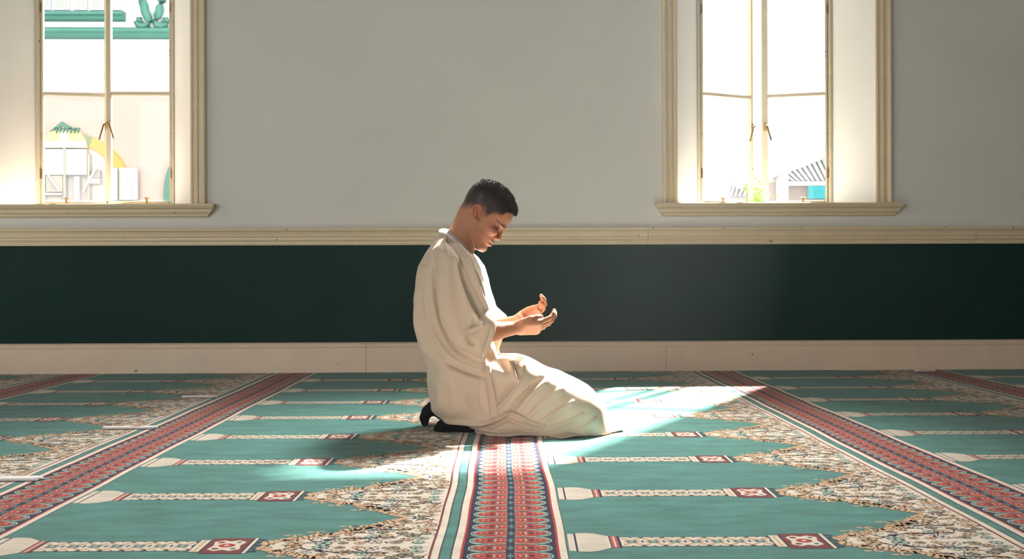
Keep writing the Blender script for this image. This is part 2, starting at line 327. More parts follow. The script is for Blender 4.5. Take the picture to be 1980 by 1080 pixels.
# floodlight on a bracket, seen against the glare
Fl = empty('floodlight'); tag(Fl, 'small grey floodlight hanging in the glare outside the right window', 'lamp')
(fx0, fz0, fx1, fz1, fx2, fz2, fx3, fz3) = (2.2986,1.8795,2.3798,1.8748,2.3702,1.7988,2.3368,1.7988)
q = MB(); q.prism([(fx0, fz0), (fx1, fz1), (fx2, fz2), (fx3, fz3)], lambda a, b, d: (a, 9.5+d, b), -.04, .04); q.build('hood', M['extgrey'], Fl)
q = MB(); q.tube([(fx2, 9.5, fz2), (fx2-.01, 9.5, fz2-.05)], .012); q.box(fx2-.03, fx2+.0, 9.48, 9.52, fz2-.08, fz2-.05); q.build('lamp', M['extgrey'], Fl)
q = MB(); q.tube([(fx1, 9.5, fz1), (fx1+.03, 9.5, fz1+.35), (fx1+.05, 9.5, 4.6)], .012); q.build('drop_rod', M['extgrey'], Fl)
# shrub low behind the sill
sh = empty('shrub'); tag(sh, 'pale green shrub low behind the right window sill', 'shrub')
(sx, sz) = (4.1126,1.7845)
q = MB()
for i in range(420):
    c = Vector((sx+random.gauss(0, .10), 16+random.gauss(0, .12), sz-.18+random.gauss(0, .16))); a = Vector((random.uniform(-1, 1), random.uniform(-1, 1), random.uniform(-1, 1))).normalized()*.045; b = a.cross(Vector((random.random(), 1, random.random()))).normalized()*.016
    q.add([c-a, c+b, c+a, c-b], [(0, 1, 2, 3)])
lf = q.build('foliage', M['leaf'], sh, fix=False); lf['kind'] = 'stuff'
q = MB(); q.tube([(sx, 16, -1.2), (sx, 16, sz-.2)], .03); q.build('stem', M['brickgrey'], sh)

# ------------------------------------------------------------ carpets
def pile(name, c, v=.10):
    m = mat(name, c, .95, v, 17, .0045, 380, spec=.1, sheen=.25, stretch=(.35, 1, 1)); return m
CM = {'teal': pile('teal_pile', lin(80, 136, 128), .26), 'cream': pile('cream_pile', lin(238, 224, 206)), 'tan': pile('tan_pile', lin(222, 184, 146)),
      'red': pile('red_pile', lin(182, 46, 40)), 'salmon': pile('salmon_pile', lin(190, 98, 84)), 'navy': pile('navy_pile', lin(30, 32, 62)),
      'mint': pile('mint_pile', lin(176, 200, 184)), 'dark': pile('dark_pile', lin(62, 48, 54)), 'slate': pile('slate_pile', lin(64, 104, 116)), 'olive': pile('olive_pile', lin(158, 146, 122)),
      'wine': pile('wine_pile', lin(128, 52, 54))}
RW = 1.245; YN = 6.205
cb = MB(); wob = lambda y: .0022*math.sin(y*5.1)+.0012*math.sin(y*13.3+1)
def P(layer, m, pts, keep=False):
    if max(p[1] for p in pts) > YN-.005: 
        if min(p[1] for p in pts) > YN-.006: return
        pts = [(x, min(y, YN-.005)) for x, y in pts]
    cb.add([(x+wob(y), y, .00022*layer) for x, y in pts], [tuple(range(len(pts)))], CM[m])
def ell(layer, m, cx, cy, rx, ry, a=0, n=10):
    ca, sa = math.cos(a), math.sin(a)
    P(layer, m, [(cx+rx*math.cos(t)*ca-ry*math.sin(t)*sa, cy+rx*math.cos(t)*sa+ry*math.sin(t)*ca) for t in [2*math.pi*k/n for k in range(n)]])
def strip(layer, m, x0, x1, y0, y1, st=.05):
    n = max(1, int((y1-y0)/st+.5)); 
    for i in range(n): P(layer, m, [(x0, y0+(y1-y0)*i/n), (x1, y0+(y1-y0)*i/n), (x1, y0+(y1-y0)*(i+1)/n), (x0, y0+(y1-y0)*(i+1)/n)])
def leaf(layer, m, cx, cy, L, Wd, a, out=None):
    def shp(k): 
        pr = [(-.5, 0), (-.30, .42), (-.12, .22), (.05, .5), (.2, .22), (.34, .3), (.5, 0), (.34, -.22), (.1, -.3), (-.2, -.32)]
        ca, sa = math.cos(a), math.sin(a)
        return [(cx+(u*L*k)*ca-(v*Wd*k)*sa, cy+(u*L*k)*sa+(v*Wd*k)*ca) for u, v in pr]
    if out: P(layer-1, out, shp(1.13))
    P(layer, m, shp(1))
def stroke(layer, m, pts, wd):
    n = len(pts); L = []; R = []
    for i, (x, y) in enumerate(pts):
        x0, y0 = pts[max(i-1, 0)]; x1, y1 = pts[min(i+1, n-1)]; d = math.hypot(x1-x0, y1-y0) or 1; nx, ny = -(y1-y0)/d, (x1-x0)/d
        k = wd*(.35+.65*math.sin(math.pi*(i+.3)/(n-.4))); L.append((x+nx*k, y+ny*k)); R.append((x-nx*k, y-ny*k))
    for i in range(n-1): P(layer, m, [L[i], L[i+1], R[i+1], R[i]])
YBD = [(.592, .014), (.612, .034), (.632, .052), (.660, .054), (.678, .074), (.700, .088), (.722, .088), (.742, .112), (.760, .134), (.784, .140), (.804, .160), (.818, .188), (.838, .204), (.856, .224), (.872, .2501)]
def yb(x): return float(np.interp(x, [p[0] for p in YBD], [p[1] for p in YBD]))
rr = random.Random(11)
flowers = []
for _ in range(4000):
    x = rr.uniform(.63, .94); y = rr.uniform(0, .245); r = rr.uniform(.011, .019)
    if y+r*.8 > yb(x) or y < r*.6: continue
    if all(math.hypot(x-a, y-b) > (r+c)*1.12 for a, b, c in flowers): flowers.append((x, y, r))
    if len(flowers) > 46: break
marks = []
for _ in range(6000):
    x = rr.uniform(.60, .95); y = rr.uniform(0, .25)
    if y > yb(x)-.006: continue
    marks.append((x, y, rr.random(), rr.random(), rr.random()))
    if len(marks) > 125: break
edge = []
s_ = 0
for i in range(len(YBD)-1):
    (xa, ya), (xb, yb_) = YBD[i], YBD[i+1]
    for t in (.15, .65): edge.append((xa+(xb-xa)*t, ya+(yb_-ya)*t, math.atan2(yb_-ya, xb-xa), rr.uniform(.8, 1.3)))
def row(cy):
    h = .25
    strip(0, 'teal', 0, .962, cy-h, cy+h); 
    # flowered field
    for sg in (1, -1):
        for i in range(len(YBD)-1):
            (xa, ya), (xb, y2) = YBD[i], YBD[i+1]; P(1, 'cream', [(xa, cy), (xb, cy), (xb, cy+sg*y2), (xa, cy+sg*ya)])
        P(1, 'cream', [(.872, cy), (.957, cy), (.957, cy+sg*.125), (.872, cy+sg*.125)]); P(1, 'cream', [(.872, cy+sg*.125), (.957, cy+sg*.125), (.957, cy+sg*.25), (.872, cy+sg*.25)])
        for x, y, a, k in edge:
            leaf(3, 'tan', x, cy+sg*(y+.001), .031*k, .024*k*sg, sg*(a+1.15), 'wine')
        for x, y in ((.655, .082), (.70, .112), (.765, .165), (.79, .168)):
            stroke(3, 'tan', [(x, cy+sg*(y-.02)), (x-.012, cy+sg*(y-.006)), (x-.012, cy+sg*(y+.006)), (x-.002, cy+sg*(y+.008)), (x+.006, cy+sg*y)], .004); ell(3, 'tan', x-.028, cy+sg*(y+.002), .009, .005)
        for i, (x, y, r) in enumerate(flowers):
            c1 = ('tan', 'olive', 'tan', 'cream', 'olive', 'tan', 'mint')[i % 7]; n = 6 if r > .014 else 5
            ell(2, ('dark', 'olive')[i % 2], x, cy+sg*y, r*1.12, r*1.12, 0, 14)
            for j in range(n): ell(3, c1, x+r*.58*math.cos(6.283*j/n+i), cy+sg*(y+r*.58*math.sin(6.283*j/n+i)), r*.5, r*.36, sg*(6.283*j/n+i), 7)
            ell(4, ('slate', 'dark', 'navy', 'wine')[i % 4], x, cy+sg*y, r*.3, r*.3, 0, 7)
        for i, (x, y, a, b, c) in enumerate(marks):
            m = ('olive', 'dark', 'olive', 'navy', 'tan', 'slate', 'dark', 'olive', 'tan', 'olive')[i % 10]
            if i % 3 == 0: leaf(2, m, x, cy+sg*y, .010+.010*a, .008+.004*b, 6.28*c*sg)
            elif i % 3 == 1:
                t = 6.28*c*sg; L = .008+.014*a
                stroke(2, m, [(x+L*u*math.cos(t)-.3*L*(1-u*u)*math.sin(t), cy+sg*y+L*u*math.sin(t)+.3*L*(1-u*u)*math.cos(t)) for u in (-1, -.4, .2, 1)], .0018+.0012*b)
            else: ell(2, m, x, cy+sg*y, .003+.003*a, .002+.003*b, c*3, 6)
        stroke(4, 'navy', [(.72, cy+sg*.045), (.76, cy+sg*.058), (.80, cy+sg*.055), (.84, cy+sg*.066), (.87, cy+sg*.06)], .0036); ell(4, 'navy', .722, cy+sg*.045, .009, .006)
        stroke(4, 'navy', [(.80, cy+sg*.125), (.83, cy+sg*.135), (.87, cy+sg*.13), (.90, cy+sg*.142)], .0034)
        for j in range(7): stroke(2, 'olive', [(.905, cy+sg*(.018+.035*j)), (.925, cy+sg*(.022+.035*j)), (.95, cy+sg*(.016+.035*j))], .0015)
    # bar : base, bulb, stripes, chain, red block, tassels
    P(2, 'cream', [(.004, cy-.070), (.018, cy-.073), (.018, cy+.073), (.004, cy+.070)]); P(2, 'navy', [(.018, cy-.076), (.0225, cy-.077), (.0225, cy+.077), (.018, cy+.076)])
    up = [(.0225, .077), (.045, .079), (.065, .073), (.082, .058), (.094, .048)]
    P(2, 'cream', [(x, cy-y) for x, y in up]+[(x, cy+y) for x, y in up[::-1]])
    P(1, 'dark', [(x, cy-y-.0022) for x, y in up]+[(x, cy+y+.0022) for x, y in up[::-1]])
    for j in range(-5, 6): stroke(3, 'olive', [(.024, cy+j*.0135), (.05, cy+j*.0137), (.072, cy+j*.0118), (.090, cy+j*.0085)], .0009)
    for j in range(8): stroke(3, 'olive', [(.006, cy-.062+j*.0175), (.016, cy-.062+j*.0175)], .0008)
    P(2, 'dark', [(.094, cy-.050), (.097, cy-.050), (.097, cy+.050), (.094, cy+.050)]); P(2, 'salmon', [(.097, cy-.05), (.112, cy-.047), (.112, cy+.047), (.097, cy+.05)])
    P(3, 'cream', [(.103, cy-.044), (.106, cy-.044), (.106, cy+.044), (.103, cy+.044)]); P(2, 'navy', [(.112, cy-.050), (.1175, cy-.049), (.1175, cy+.049), (.112, cy+.050)])
    P(1, 'dark', [(.1175, cy-.040), (.445, cy-.040), (.445, cy+.040), (.1175, cy+.040)]); P(2, 'cream', [(.118, cy-.0375), (.445, cy-.0375), (.445, cy+.0375), (.118, cy+.0375)])
    for j in range(7):
        x = .142+j*.0465
        ell(3, 'slate', x, cy, .011, .012); ell(4, 'mint', x, cy, .006, .006)
        for sx in (-1, 1):
            for sy in (-1, 1):
                leaf(4, 'tan', x+sx*.013, cy+sy*.020, .022, .013, sx*sy*.9 if sx > 0 else math.pi+sx*sy*.9, 'olive')
            stroke(3, 'olive', [(x+sx*.006, cy-.012*sx), (x+sx*.016, cy), (x+sx*.006, cy+.012*sx)], .0018)
        for sy in (-1, 1): P(3, 'dark', [(x+.0232-.007, cy+sy*.0375), (x+.0232, cy+sy*.026), (x+.0232+.007, cy+sy*.0375)]); P(3, 'wine', [(x-.004, cy+sy*.037), (x, cy+sy*.030), (x+.004, cy+sy*.037)])
        P(4, 'slate', [(x+.0232-.004, cy), (x+.0232, cy-.012), (x+.0232+.004, cy), (x+.0232, cy+.012)])
    for a, b, hh in ((.445, .472, .050), (.560, .573, .064)):
        P(2, 'dark', [(a, cy-hh), (b, cy-hh), (b, cy+hh), (a, cy+hh)]); P(3, 'cream', [(a+.003, cy-hh+.002), (b-.003, cy-hh+.002), (b-.003, cy+hh-.002), (a+.003, cy+hh-.002)])
    stroke(4, 'tan', [(.4585, cy-.046), (.4585, cy), (.4585, cy+.046)], .004)
    P(2, 'dark', [(.472, cy-.062), (.560, cy-.065), (.560, cy+.065), (.472, cy+.062)]); P(3, 'wine', [(.474, cy-.060), (.558, cy-.063), (.558, cy+.063), (.474, cy+.060)])
    P(4, 'cream', [(.482, cy-.030), (.500, cy-.044), (.516, cy-.034), (.532, cy-.044), (.551, cy-.030), (.545, cy), (.551, cy+.030), (.532, cy+.044), (.516, cy+.034), (.500, cy+.044), (.482, cy+.030), (.488, cy)])
    ell(5, 'red', .516, cy, .018, .016); ell(5, 'wine', .498, cy+.026, .008, .007); ell(5, 'wine', .498, cy-.026, .008, .007); ell(5, 'slate', .536, cy+.026, .006, .006); ell(5, 'slate', .536, cy-.026, .006, .006); ell(6, 'cream', .516, cy, .006, .006)
    for j in range(9): P(2, ('navy', 'slate')[j % 2], [(.574, cy-.054+j*.0125), (.590, cy-.052+j*.0120), (.590, cy-.045+j*.0120), (.574, cy-.046+j*.0125)])
    # lines
    strip(3, 'wine', .955, .9605, cy-h, cy+h); strip(2, 'cream', .9605, .976, cy-h, cy+h); strip(3, 'dark', .976, .9785, cy-h, cy+h)
    strip(0, 'teal', .962, 1.006, cy-h, cy+h); strip(2, 'dark', 1.000, 1.0035, cy-h, cy+h); strip(2, 'cream', 1.0035, 1.020, cy-h, cy+h)
    strip(2, 'red', 1.020, 1.0255, cy-h, cy+h); strip(0, 'navy', 1.006, 1.243, cy-h, cy+h); strip(2, 'red', 1.222, 1.2275, cy-h, cy+h); strip(2, 'cream', 1.2275, 1.243, cy-h, cy+h)
    strip(1, 'dark', 1.243, RW, cy-h, cy+h)
    for j in range(8):
        y = cy-h+.0625*(j+.5); C = 1.124
        for sg in (-1, 1):
            ell(1, 'mint', C+sg*.066, y, .0245, .0285, 0, 14); ell(2, 'slate', C+sg*.071, y, .0165, .019, 0, 12); ell(3, 'mint', C+sg*.068, y, .0155, .0165, 0, 12)
            P(1, 'mint', [(C+sg*.009, y-.0295), (C+sg*.060, y-.0295), (C+sg*.060, y+.0295), (C+sg*.009, y+.0295)])
            P(2, 'salmon', [(C+sg*.009, y-.024), (C+sg*.030, y-.028), (C+sg*.066, y-.020), (C+sg*.066, y+.020), (C+sg*.030, y+.028), (C+sg*.009, y+.024)])
            ell(4, 'salmon', C+sg*.064, y, .0175, .0165); ell(5, 'red', C+sg*.066, y, .0125, .0115); ell(6, 'tan', C+sg*.066, y, .004, .004, 0, 6)
            ell(4, 'red', C+sg*.045, y+.014, .010, .008, sg*.5); ell(4, 'red', C+sg*.045, y-.014, .010, .008, -sg*.5); ell(5, 'navy', C+sg*.045, y, .0065, .0065, 0, 8)
            ell(4, 'red', C+sg*.022, y, .0095, .013, 0); ell(5, 'cream', C+sg*.021, y, .003, .004, 0, 6); ell(4, 'mint', C+sg*.033, y+.001, .0025, .012, 0, 6)
            P(4, 'navy', [(C+sg*.010, y+.031), (C+sg*.022, y+.029), (C+sg*.010, y+.024)]); stroke(4, 'wine', [(C+sg*.014, y+.027), (C+sg*.035, y+.024), (C+sg*.054, y+.025)], .0016)
        P(3, 'slate', [(C-.0085, y), (C, y-.026), (C+.0095, y), (C, y+.026)]); ell(4, 'mint', C, y, .002, .005, 0, 6)
for n in range(-6, 9): row(2.25+.5*n)
cb.add([(0, -1.0, -.012), (RW, -1.0, -.012), (RW, YN, -.012), (0, YN, -.012), (0, -1.0, -.0002), (RW, -1.0, -.0002), (RW, YN, -.0002), (0, YN, -.0002)],
       [(0, 3, 2, 1), (4, 5, 6, 7), (0, 1, 5, 4), (1, 2, 6, 5), (2, 3, 7, 6), (3, 0, 4, 7)], CM['teal'])
CT = rad(-.77)
roll = cb.build('carpet_roll', None, None, fix=False)
# faces on the flat pattern must look up
me = roll.data
names = {-2: 'carpet whose red strip crosses the far left corner below the window', -1: 'carpet left of the man, red strip running to the lower left corner', 0: 'carpet whose red strip passes under the man to the bottom edge',
         1: 'carpet right of the man, catching the bright sun patch', 2: 'carpet ending in the short red strip at the far right', 3: 'outermost carpet on the right, a sliver of teal by the frame edge'}
for k in range(-3, 5):
    o = roll if k == -3 else roll.copy()
    if k != -3: COL.objects.link(o)
    x0 = .135+RW*(k-1); x0w = x0*math.cos(CT)-0*math.sin(CT)
    o.rotation_euler.z = CT; o.location = (x0*math.cos(CT), -max(0, 0)*0+(.012 if x0 > 0 else -.012)*0, 0)
    # the roll's far end follows the wall
    o.location.y = (W-.028)-(YN*math.cos(CT)+0*math.sin(CT)) if False else -.002
    o.location.x = x0/math.cos(CT)
    tag(o, {-3: 'leftmost carpet in the far corner under the left window', 4: 'carpet beyond the right edge of the frame'}.get(k, names.get(k)), 'carpet', 'teal patterned prayer carpets laid side by side')
# white paper strips on the carpet joint
M['paper'] = mat('white_tape', lin(244, 240, 238), .5, .03, 30); M['paper2'] = mat('red_print', lin(226, 120, 110), .5); M['paper3'] = mat('grey_tape', lin(176, 168, 168), .5, .06, 30)
def tape(x, y, L, rz, label, red):
    r = empty('tape_strip', (x, y, .002), rz); tag(r, label, 'strip', 'white strips lying across the carpet joints')
    q = MB(); q.prism([(-L/2, -.006), (-L/2+.02, -.018), (L/2-.03, -.016), (L/2, -.006), (L/2-.02, .018), (-L/2, .015)], lambda a, b, d: (a, b, d), 0, .006); q.build('strip', M['paper'], r, bevel=.001)
    q = MB(); q.box(-L/2+.01, L/2-.01, -.034, -.018, 0, .004); q.build('under_strip', M['paper3'], r, bevel=.001)
    if red:
        q = MB(); q.box(-L/2+red, -L/2+red+.03, -.009, .008, .0061, .0067); q.build('red_mark', M['paper2'], r)
tape(-1.365, 3.975, .21, 0, 'long white strip with a red mark, middle of the left carpet joint', .11)
tape(-1.39, 2.99, .24, 0, 'white strip with a red end at the left frame edge', .03)
tape(-1.38, 4.97, .17, 0, 'white strip farthest along the left carpet joint', .0)
tape(2.56, 6.08, .12, 0, 'white strip by the baseboard at the far right red carpet band', 0)

# ------------------------------------------------------------ distance-field modelling
def nets(F, org, h):
    """naive surface nets of the zero level of F (negative inside)"""
    nx, ny, nz = F.shape; ins = F < 0
    acc = np.zeros((nx-1, ny-1, nz-1, 3), np.float32); cnt = np.zeros((nx-1, ny-1, nz-1), np.float32)
    c = ins.astype(np.int8)
    def corner(A, d): return A[d[0]:nx-1+d[0], d[1]:ny-1+d[1], d[2]:nz-1+d[2]]
    tot = sum(corner(c, (i, j, k)) for i in (0, 1) for j in (0, 1) for k in (0, 1))
    act = np.argwhere((tot > 0) & (tot < 8)); ai, aj, ak = act.T
    P_ = np.zeros((len(act), 3)); n_ = np.zeros(len(act))
    for ax in range(3):
        o1, o2 = [a for a in range(3) if a != ax]
        for u in (0, 1):
            for v in (0, 1):
                d0 = [0, 0, 0]; d0[o1] = u; d0[o2] = v; d1 = list(d0); d1[ax] = 1
                f0 = F[ai+d0[0], aj+d0[1], ak+d0[2]]; f1 = F[ai+d1[0], aj+d1[1], ak+d1[2]]
                m = (f0 < 0) != (f1 < 0); t = np.where(m, f0/np.where(f0 == f1, 1, f0-f1), 0)
                q = np.tile(np.array(d0, float), (len(act), 1)); q[:, ax] += t; P_[m] += q[m]; n_[m] += 1
    V = (act+P_/n_[:, None])*h+np.array(org)
    idx = -np.ones((nx-1, ny-1, nz-1), np.int64); idx[ai, aj, ak] = np.arange(len(act))
    faces = []
    for ax in range(3):
        o1, o2 = [(1, 2), (2, 0), (0, 1)][ax]
        sl0 = [slice(None)]*3; sl1 = [slice(None)]*3; sl0[ax] = slice(0, -1); sl1[ax] = slice(1, None)
        a = ins[tuple(sl0)]; b = ins[tuple(sl1)]; e = np.argwhere(a != b)
        e = e[(e[:, o1] > 0) & (e[:, o2] > 0) & (e[:, o1] < F.shape[o1]-1) & (e[:, o2] < F.shape[o2]-1)]
        fl = a[tuple(e.T)]
        def cell(du, dv):
            q = e.copy(); q[:, o1] -= du; q[:, o2] -= dv; return idx[tuple(q.T)]
        Q = np.stack([cell(0, 0), cell(1, 0), cell(1, 1), cell(0, 1)], 1)
        Q[~fl] = Q[~fl][:, ::-1]; faces.append(Q)
    return V, np.concatenate(faces)
def np_mesh(name, V, Fq, m, parent=None, col=None):
    me = D.meshes.new(name); me.vertices.add(len(V)); me.vertices.foreach_set('co', V.astype(np.float32).ravel())
    me.loops.add(Fq.size); me.loops.foreach_set('vertex_index', Fq.ravel().astype(np.int32))
    me.polygons.add(len(Fq)); me.polygons.foreach_set('loop_start', np.arange(0, Fq.size, 4, dtype=np.int32))
    me.update(calc_edges=True); me.validate(); me.polygons.foreach_set('use_smooth', np.ones(len(me.polygons), bool)); me.materials.append(m)
    if col is not None:
        a = me.color_attributes.new('Col', 'FLOAT_COLOR', 'POINT'); a.data.foreach_set('color', np.c_[col, np.ones(len(col))].astype(np.float32).ravel())
    return link_mesh(name, me, parent)
def normals(V, Fq):
    n = np.cross(V[Fq[:, 2]]-V[Fq[:, 0]], V[Fq[:, 3]]-V[Fq[:, 1]]); N_ = np.zeros_like(V)
    for k in range(4): np.add.at(N_, Fq[:, k], n)
    return N_/np.maximum(np.linalg.norm(N_, axis=1), 1e-12)[:, None]
def smooth(V, Fq, it=1, lam=.5):
    a = np.concatenate([Fq[:, [0, 1]], Fq[:, [1, 2]], Fq[:, [2, 3]], Fq[:, [3, 0]]]); a = np.concatenate([a, a[:, ::-1]])
    c = np.bincount(a[:, 0], minlength=len(V)).astype(float)
    for _ in range(it):
        S = np.stack([np.bincount(a[:, 0], V[a[:, 1], k], minlength=len(V)) for k in range(3)], 1)/c[:, None]; V = V+lam*(S-V)
    return V
class Grid:
    def __init__(s, lo, hi, h):
        s.h = h; s.lo = np.array(lo, float); ax = [np.arange(lo[i], hi[i]+h, h, dtype=np.float32) for i in range(3)]; s.ax = ax
        s.X = ax[0][:, None, None]; s.Y = ax[1][None, :, None]; s.Z = ax[2][None, None, :]; s.shape = tuple(len(a) for a in ax)
    def mesh(s, F): return nets(np.broadcast_to(F, s.shape).astype(np.float32), s.lo, s.h)
def smin(a, b, k): h = np.clip(.5+.5*(b-a)/k, 0, 1); return b+(a-b)*h-k*h*(1-h)
def smax(a, b, k): return -smin(-a, -b, k)
def cone(g, a, b, ra, rb):
    a = np.array(a, float); b = np.array(b, float); d = b-a; L = d@d
    t = np.clip(((g.X-a[0])*d[0]+(g.Y-a[1])*d[1]+(g.Z-a[2])*d[2])/L, 0, 1)
    return np.sqrt((g.X-a[0]-t*d[0])**2+(g.Y-a[1]-t*d[1])**2+(g.Z-a[2]-t*d[2])**2)-(ra+(rb-ra)*t)
def ellip(g, c, r, B=None):
    dx, dy, dz = g.X-c[0], g.Y-c[1], g.Z-c[2]
    if B is None: u, v, w_ = dx/r[0], dy/r[1], dz/r[2]
    else: u, v, w_ = [(dx*B[i][0]+dy*B[i][1]+dz*B[i][2])/r[i] for i in range(3)]
    return (np.sqrt(u*u+v*v+w_*w_)-1)*min(r)
def poly_sd(px, pz, poly):
    """signed distance in 2D, negative inside"""
    p = np.array(poly, float); n = len(p); best = None; inside = np.zeros(np.broadcast(px, pz).shape, bool)
    for i in range(n):
        a, b = p[i], p[(i+1) % n]; e = b-a; wx, wz = px-a[0], pz-a[1]; t = np.clip((wx*e[0]+wz*e[1])/(e@e+1e-12), 0, 1)
        d = (wx-e[0]*t)**2+(wz-e[1]*t)**2; best = d if best is None else np.minimum(best, d)
        if a[1] != b[1]:
            c = ((a[1] > pz) != (b[1] > pz)) & (px < (b[0]-a[0])*(pz-a[1])/(b[1]-a[1])+a[0]); inside ^= c
    return np.where(inside, -1, 1)*np.sqrt(best)
def inflate(g, poly, yc, Wd, Dp, p=2.2):
    s2 = poly_sd(g.X[:, :, 0], g.Z[:, 0, :].reshape(1, -1), poly)[:, None, :]          # x by z
    Wd = Wd if np.isscalar(Wd) else Wd[:, None, :]
    u = np.abs(g.Y-yc)/Wd; v = np.maximum(1+s2/Dp, 0)
    return ((u**p+v**p)-1)*np.minimum(Wd, Dp)/p
def ss(x, a, b): t = np.clip((x-a)/(b-a), 0, 1); return t*t*(3-2*t)
def catmull(pts, k=6):
    p = [np.array(q, float) for q in pts]; out = []
    for i in range(len(p)-1):
        a, b, c, d = p[max(i-1, 0)], p[i], p[i+1], p[min(i+2, len(p)-1)]
        for j in range(k):
            t = j/k; out.append(.5*((2*b)+(c-a)*t+(2*a-5*b+4*c-d)*t*t+(3*b-a-3*c+d)*t**3))
    out.append(p[-1]); return np.array(out)

# ------------------------------------------------------------ the kneeling man
YC = 3.92
man = empty('person', (0, 0, 0)); tag(man, 'man kneeling in profile in a cream robe, head bowed, open palms raised before him', 'person')
M['robe'] = mat('cream_cotton', lin(203, 183, 161), .85, .025, 14, .0006, 900, spec=.2, sheen=.15)
M['shirt'] = mat('white_cotton', lin(240, 238, 238), .8, bump=.0004, bscale=900, spec=.2)
M['skin'] = mat('skin', lin(200, 140, 108), .5, .05, 60, .0001, 500, attr='Col', spec=.35, sss=.12)
M['hair'] = mat('black_hair', lin(16, 12, 12), .6, .2, 300, .0015, 700, spec=.3)
M['tuft'] = mat('glossy_black_hair', lin(24, 19, 18), .36, .2, 300, .0006, 700, spec=1, coat=.6)
M['sock'] = mat('black_sock', lin(16, 16, 20), .9, .1, 100, .0005, 900, spec=.15)

# --- robe
OUT = [(-0.1673,0.7425),(-0.1906,0.7328),(-0.214,0.7056),(-0.2451,0.6589),(-0.2665,0.6103),(-0.2801,0.5519),(-0.2879,0.4838),(-0.2859,0.4157),(-0.2762,0.3572),(-0.2626,0.2987),(-0.249,0.2597),(-0.2354,0.2266),(-0.2373,0.1818),(-0.2315,0.1233),(-0.2237,0.0746),(-0.1984,0.0491),(-0.1595,0.0314),(-0.1128,0.0194),(-0.0836,0.0114),(-0.0446,0.0014),(-0.0446,-0.1409),(0.4731,-0.1445),(0.4457,-0.0036),(0.4301,0.0278),(0.4183,0.0611),(0.3987,0.1062),(0.3674,0.1454),(0.3205,0.1789),(0.2618,0.2143),(0.2188,0.2302),(0.1797,0.2479),(0.1446,0.2617),(0.1016,0.2756),(0.0626,0.2816),(0.0275,0.2799),(0.008,0.3267),(-0.0037,0.3853),(-0.0037,0.4438),(-0.0076,0.5023),(-0.0193,0.5511),(-0.0349,0.5999),(-0.0583,0.6389),(-0.0836,0.6721),(-0.107,0.6975),(-0.1362,0.7249)]
g = Grid((-.44, 3.60, -.012), (.50, 4.26, .78), .0037)
zx = g.Z[0, 0, :][None, :]; xx = g.X[:, 0, 0][:, None]
Wt = np.interp(zx, [0, .12, .25, .38, .50, .60, .66, .70, .73, .76], [.225, .215, .195, .172, .165, .175, .165, .135, .10, .07])
Wt = Wt+0*xx
sk = ss(xx, -.12, .05)*(1-ss(zx, .26, .40)); Wt = Wt*(1-sk)+sk*np.interp(zx, [0, .1, .2, .35], [.222, .215, .20, .19])
Wt = np.broadcast_to(Wt, (g.shape[0], g.shape[2]))
PW = (2.1+1.5*np.broadcast_to(ss(xx, -.22, .05)*(1-ss(zx, .30, .45)), (g.shape[0], g.shape[2])))[:, None, :]
body = inflate(g, OUT, YC, Wt, .105, PW)
SLV = [(-0.1689,0.6653),(-0.1873,0.6268),(-0.1928,0.5716),(-0.1873,0.5073),(-0.1763,0.4429),(-0.1579,0.3821),(-0.1322,0.3342),(-0.0973,0.301),(-0.0605,0.2824),(-0.0182,0.2693),(0.0002,0.2968),(0.0149,0.3336),(0.0278,0.3685),(0.0352,0.4034),(0.026,0.4311),(0.0094,0.4477),(-0.0016,0.4588),(-0.0072,0.5066),(-0.0182,0.5619),(-0.0366,0.6135),(-0.0623,0.6467),(-0.0973,0.6688),(-0.134,0.6763)]
CUT = [(-0.0311,0.2933),(-0.0053,0.3521),(0.0168,0.4182),(0.0904,0.4511),(0.0628,0.2266),(-0.0145,0.2527)]
def sleeve(g, yc, dx, wd):
    S = inflate(g, [(x+dx*(.35+.65*ss(.50-z, 0, .12)), z-dx*.35*ss(.50-z, 0, .15)) for x, z in SLV], yc, wd, .062, 2.1)
    H_ = inflate(g, [(x+dx+.002, z) for x, z in CUT], yc, wd-.011, .045, 2.2)
    return S, H_
S1, H1 = sleeve(g, 3.735, 0, .080); S2, H2 = sleeve(g, 4.105, .052, .080)
R_ = smin(body, S1, .018); R_ = smin(R_, S2, .018)
for yy in (YC-.150, YC+.150):
    c = (-0.134,0.6366); R_ = smin(R_, ellip(g, (c[0], yy, c[1]), (.062, .07, .055)), .05)
# lap hollow between the thighs, knees
kn = (0.3455,0.0899)
for yy in (YC-.125, YC+.125): R_ = smin(R_, ellip(g, (kn[0]-.02, yy, kn[1]-.015), (.095, .085, .085)), .05)
R_ = smax(R_, -H1, .006); R_ = smax(R_, -H2, .006)
V, Fq = g.mesh(smax(R_, .003-g.Z, .002)+0*g.X)
V = smooth(V, Fq, 3)
Nn = normals(V, Fq)
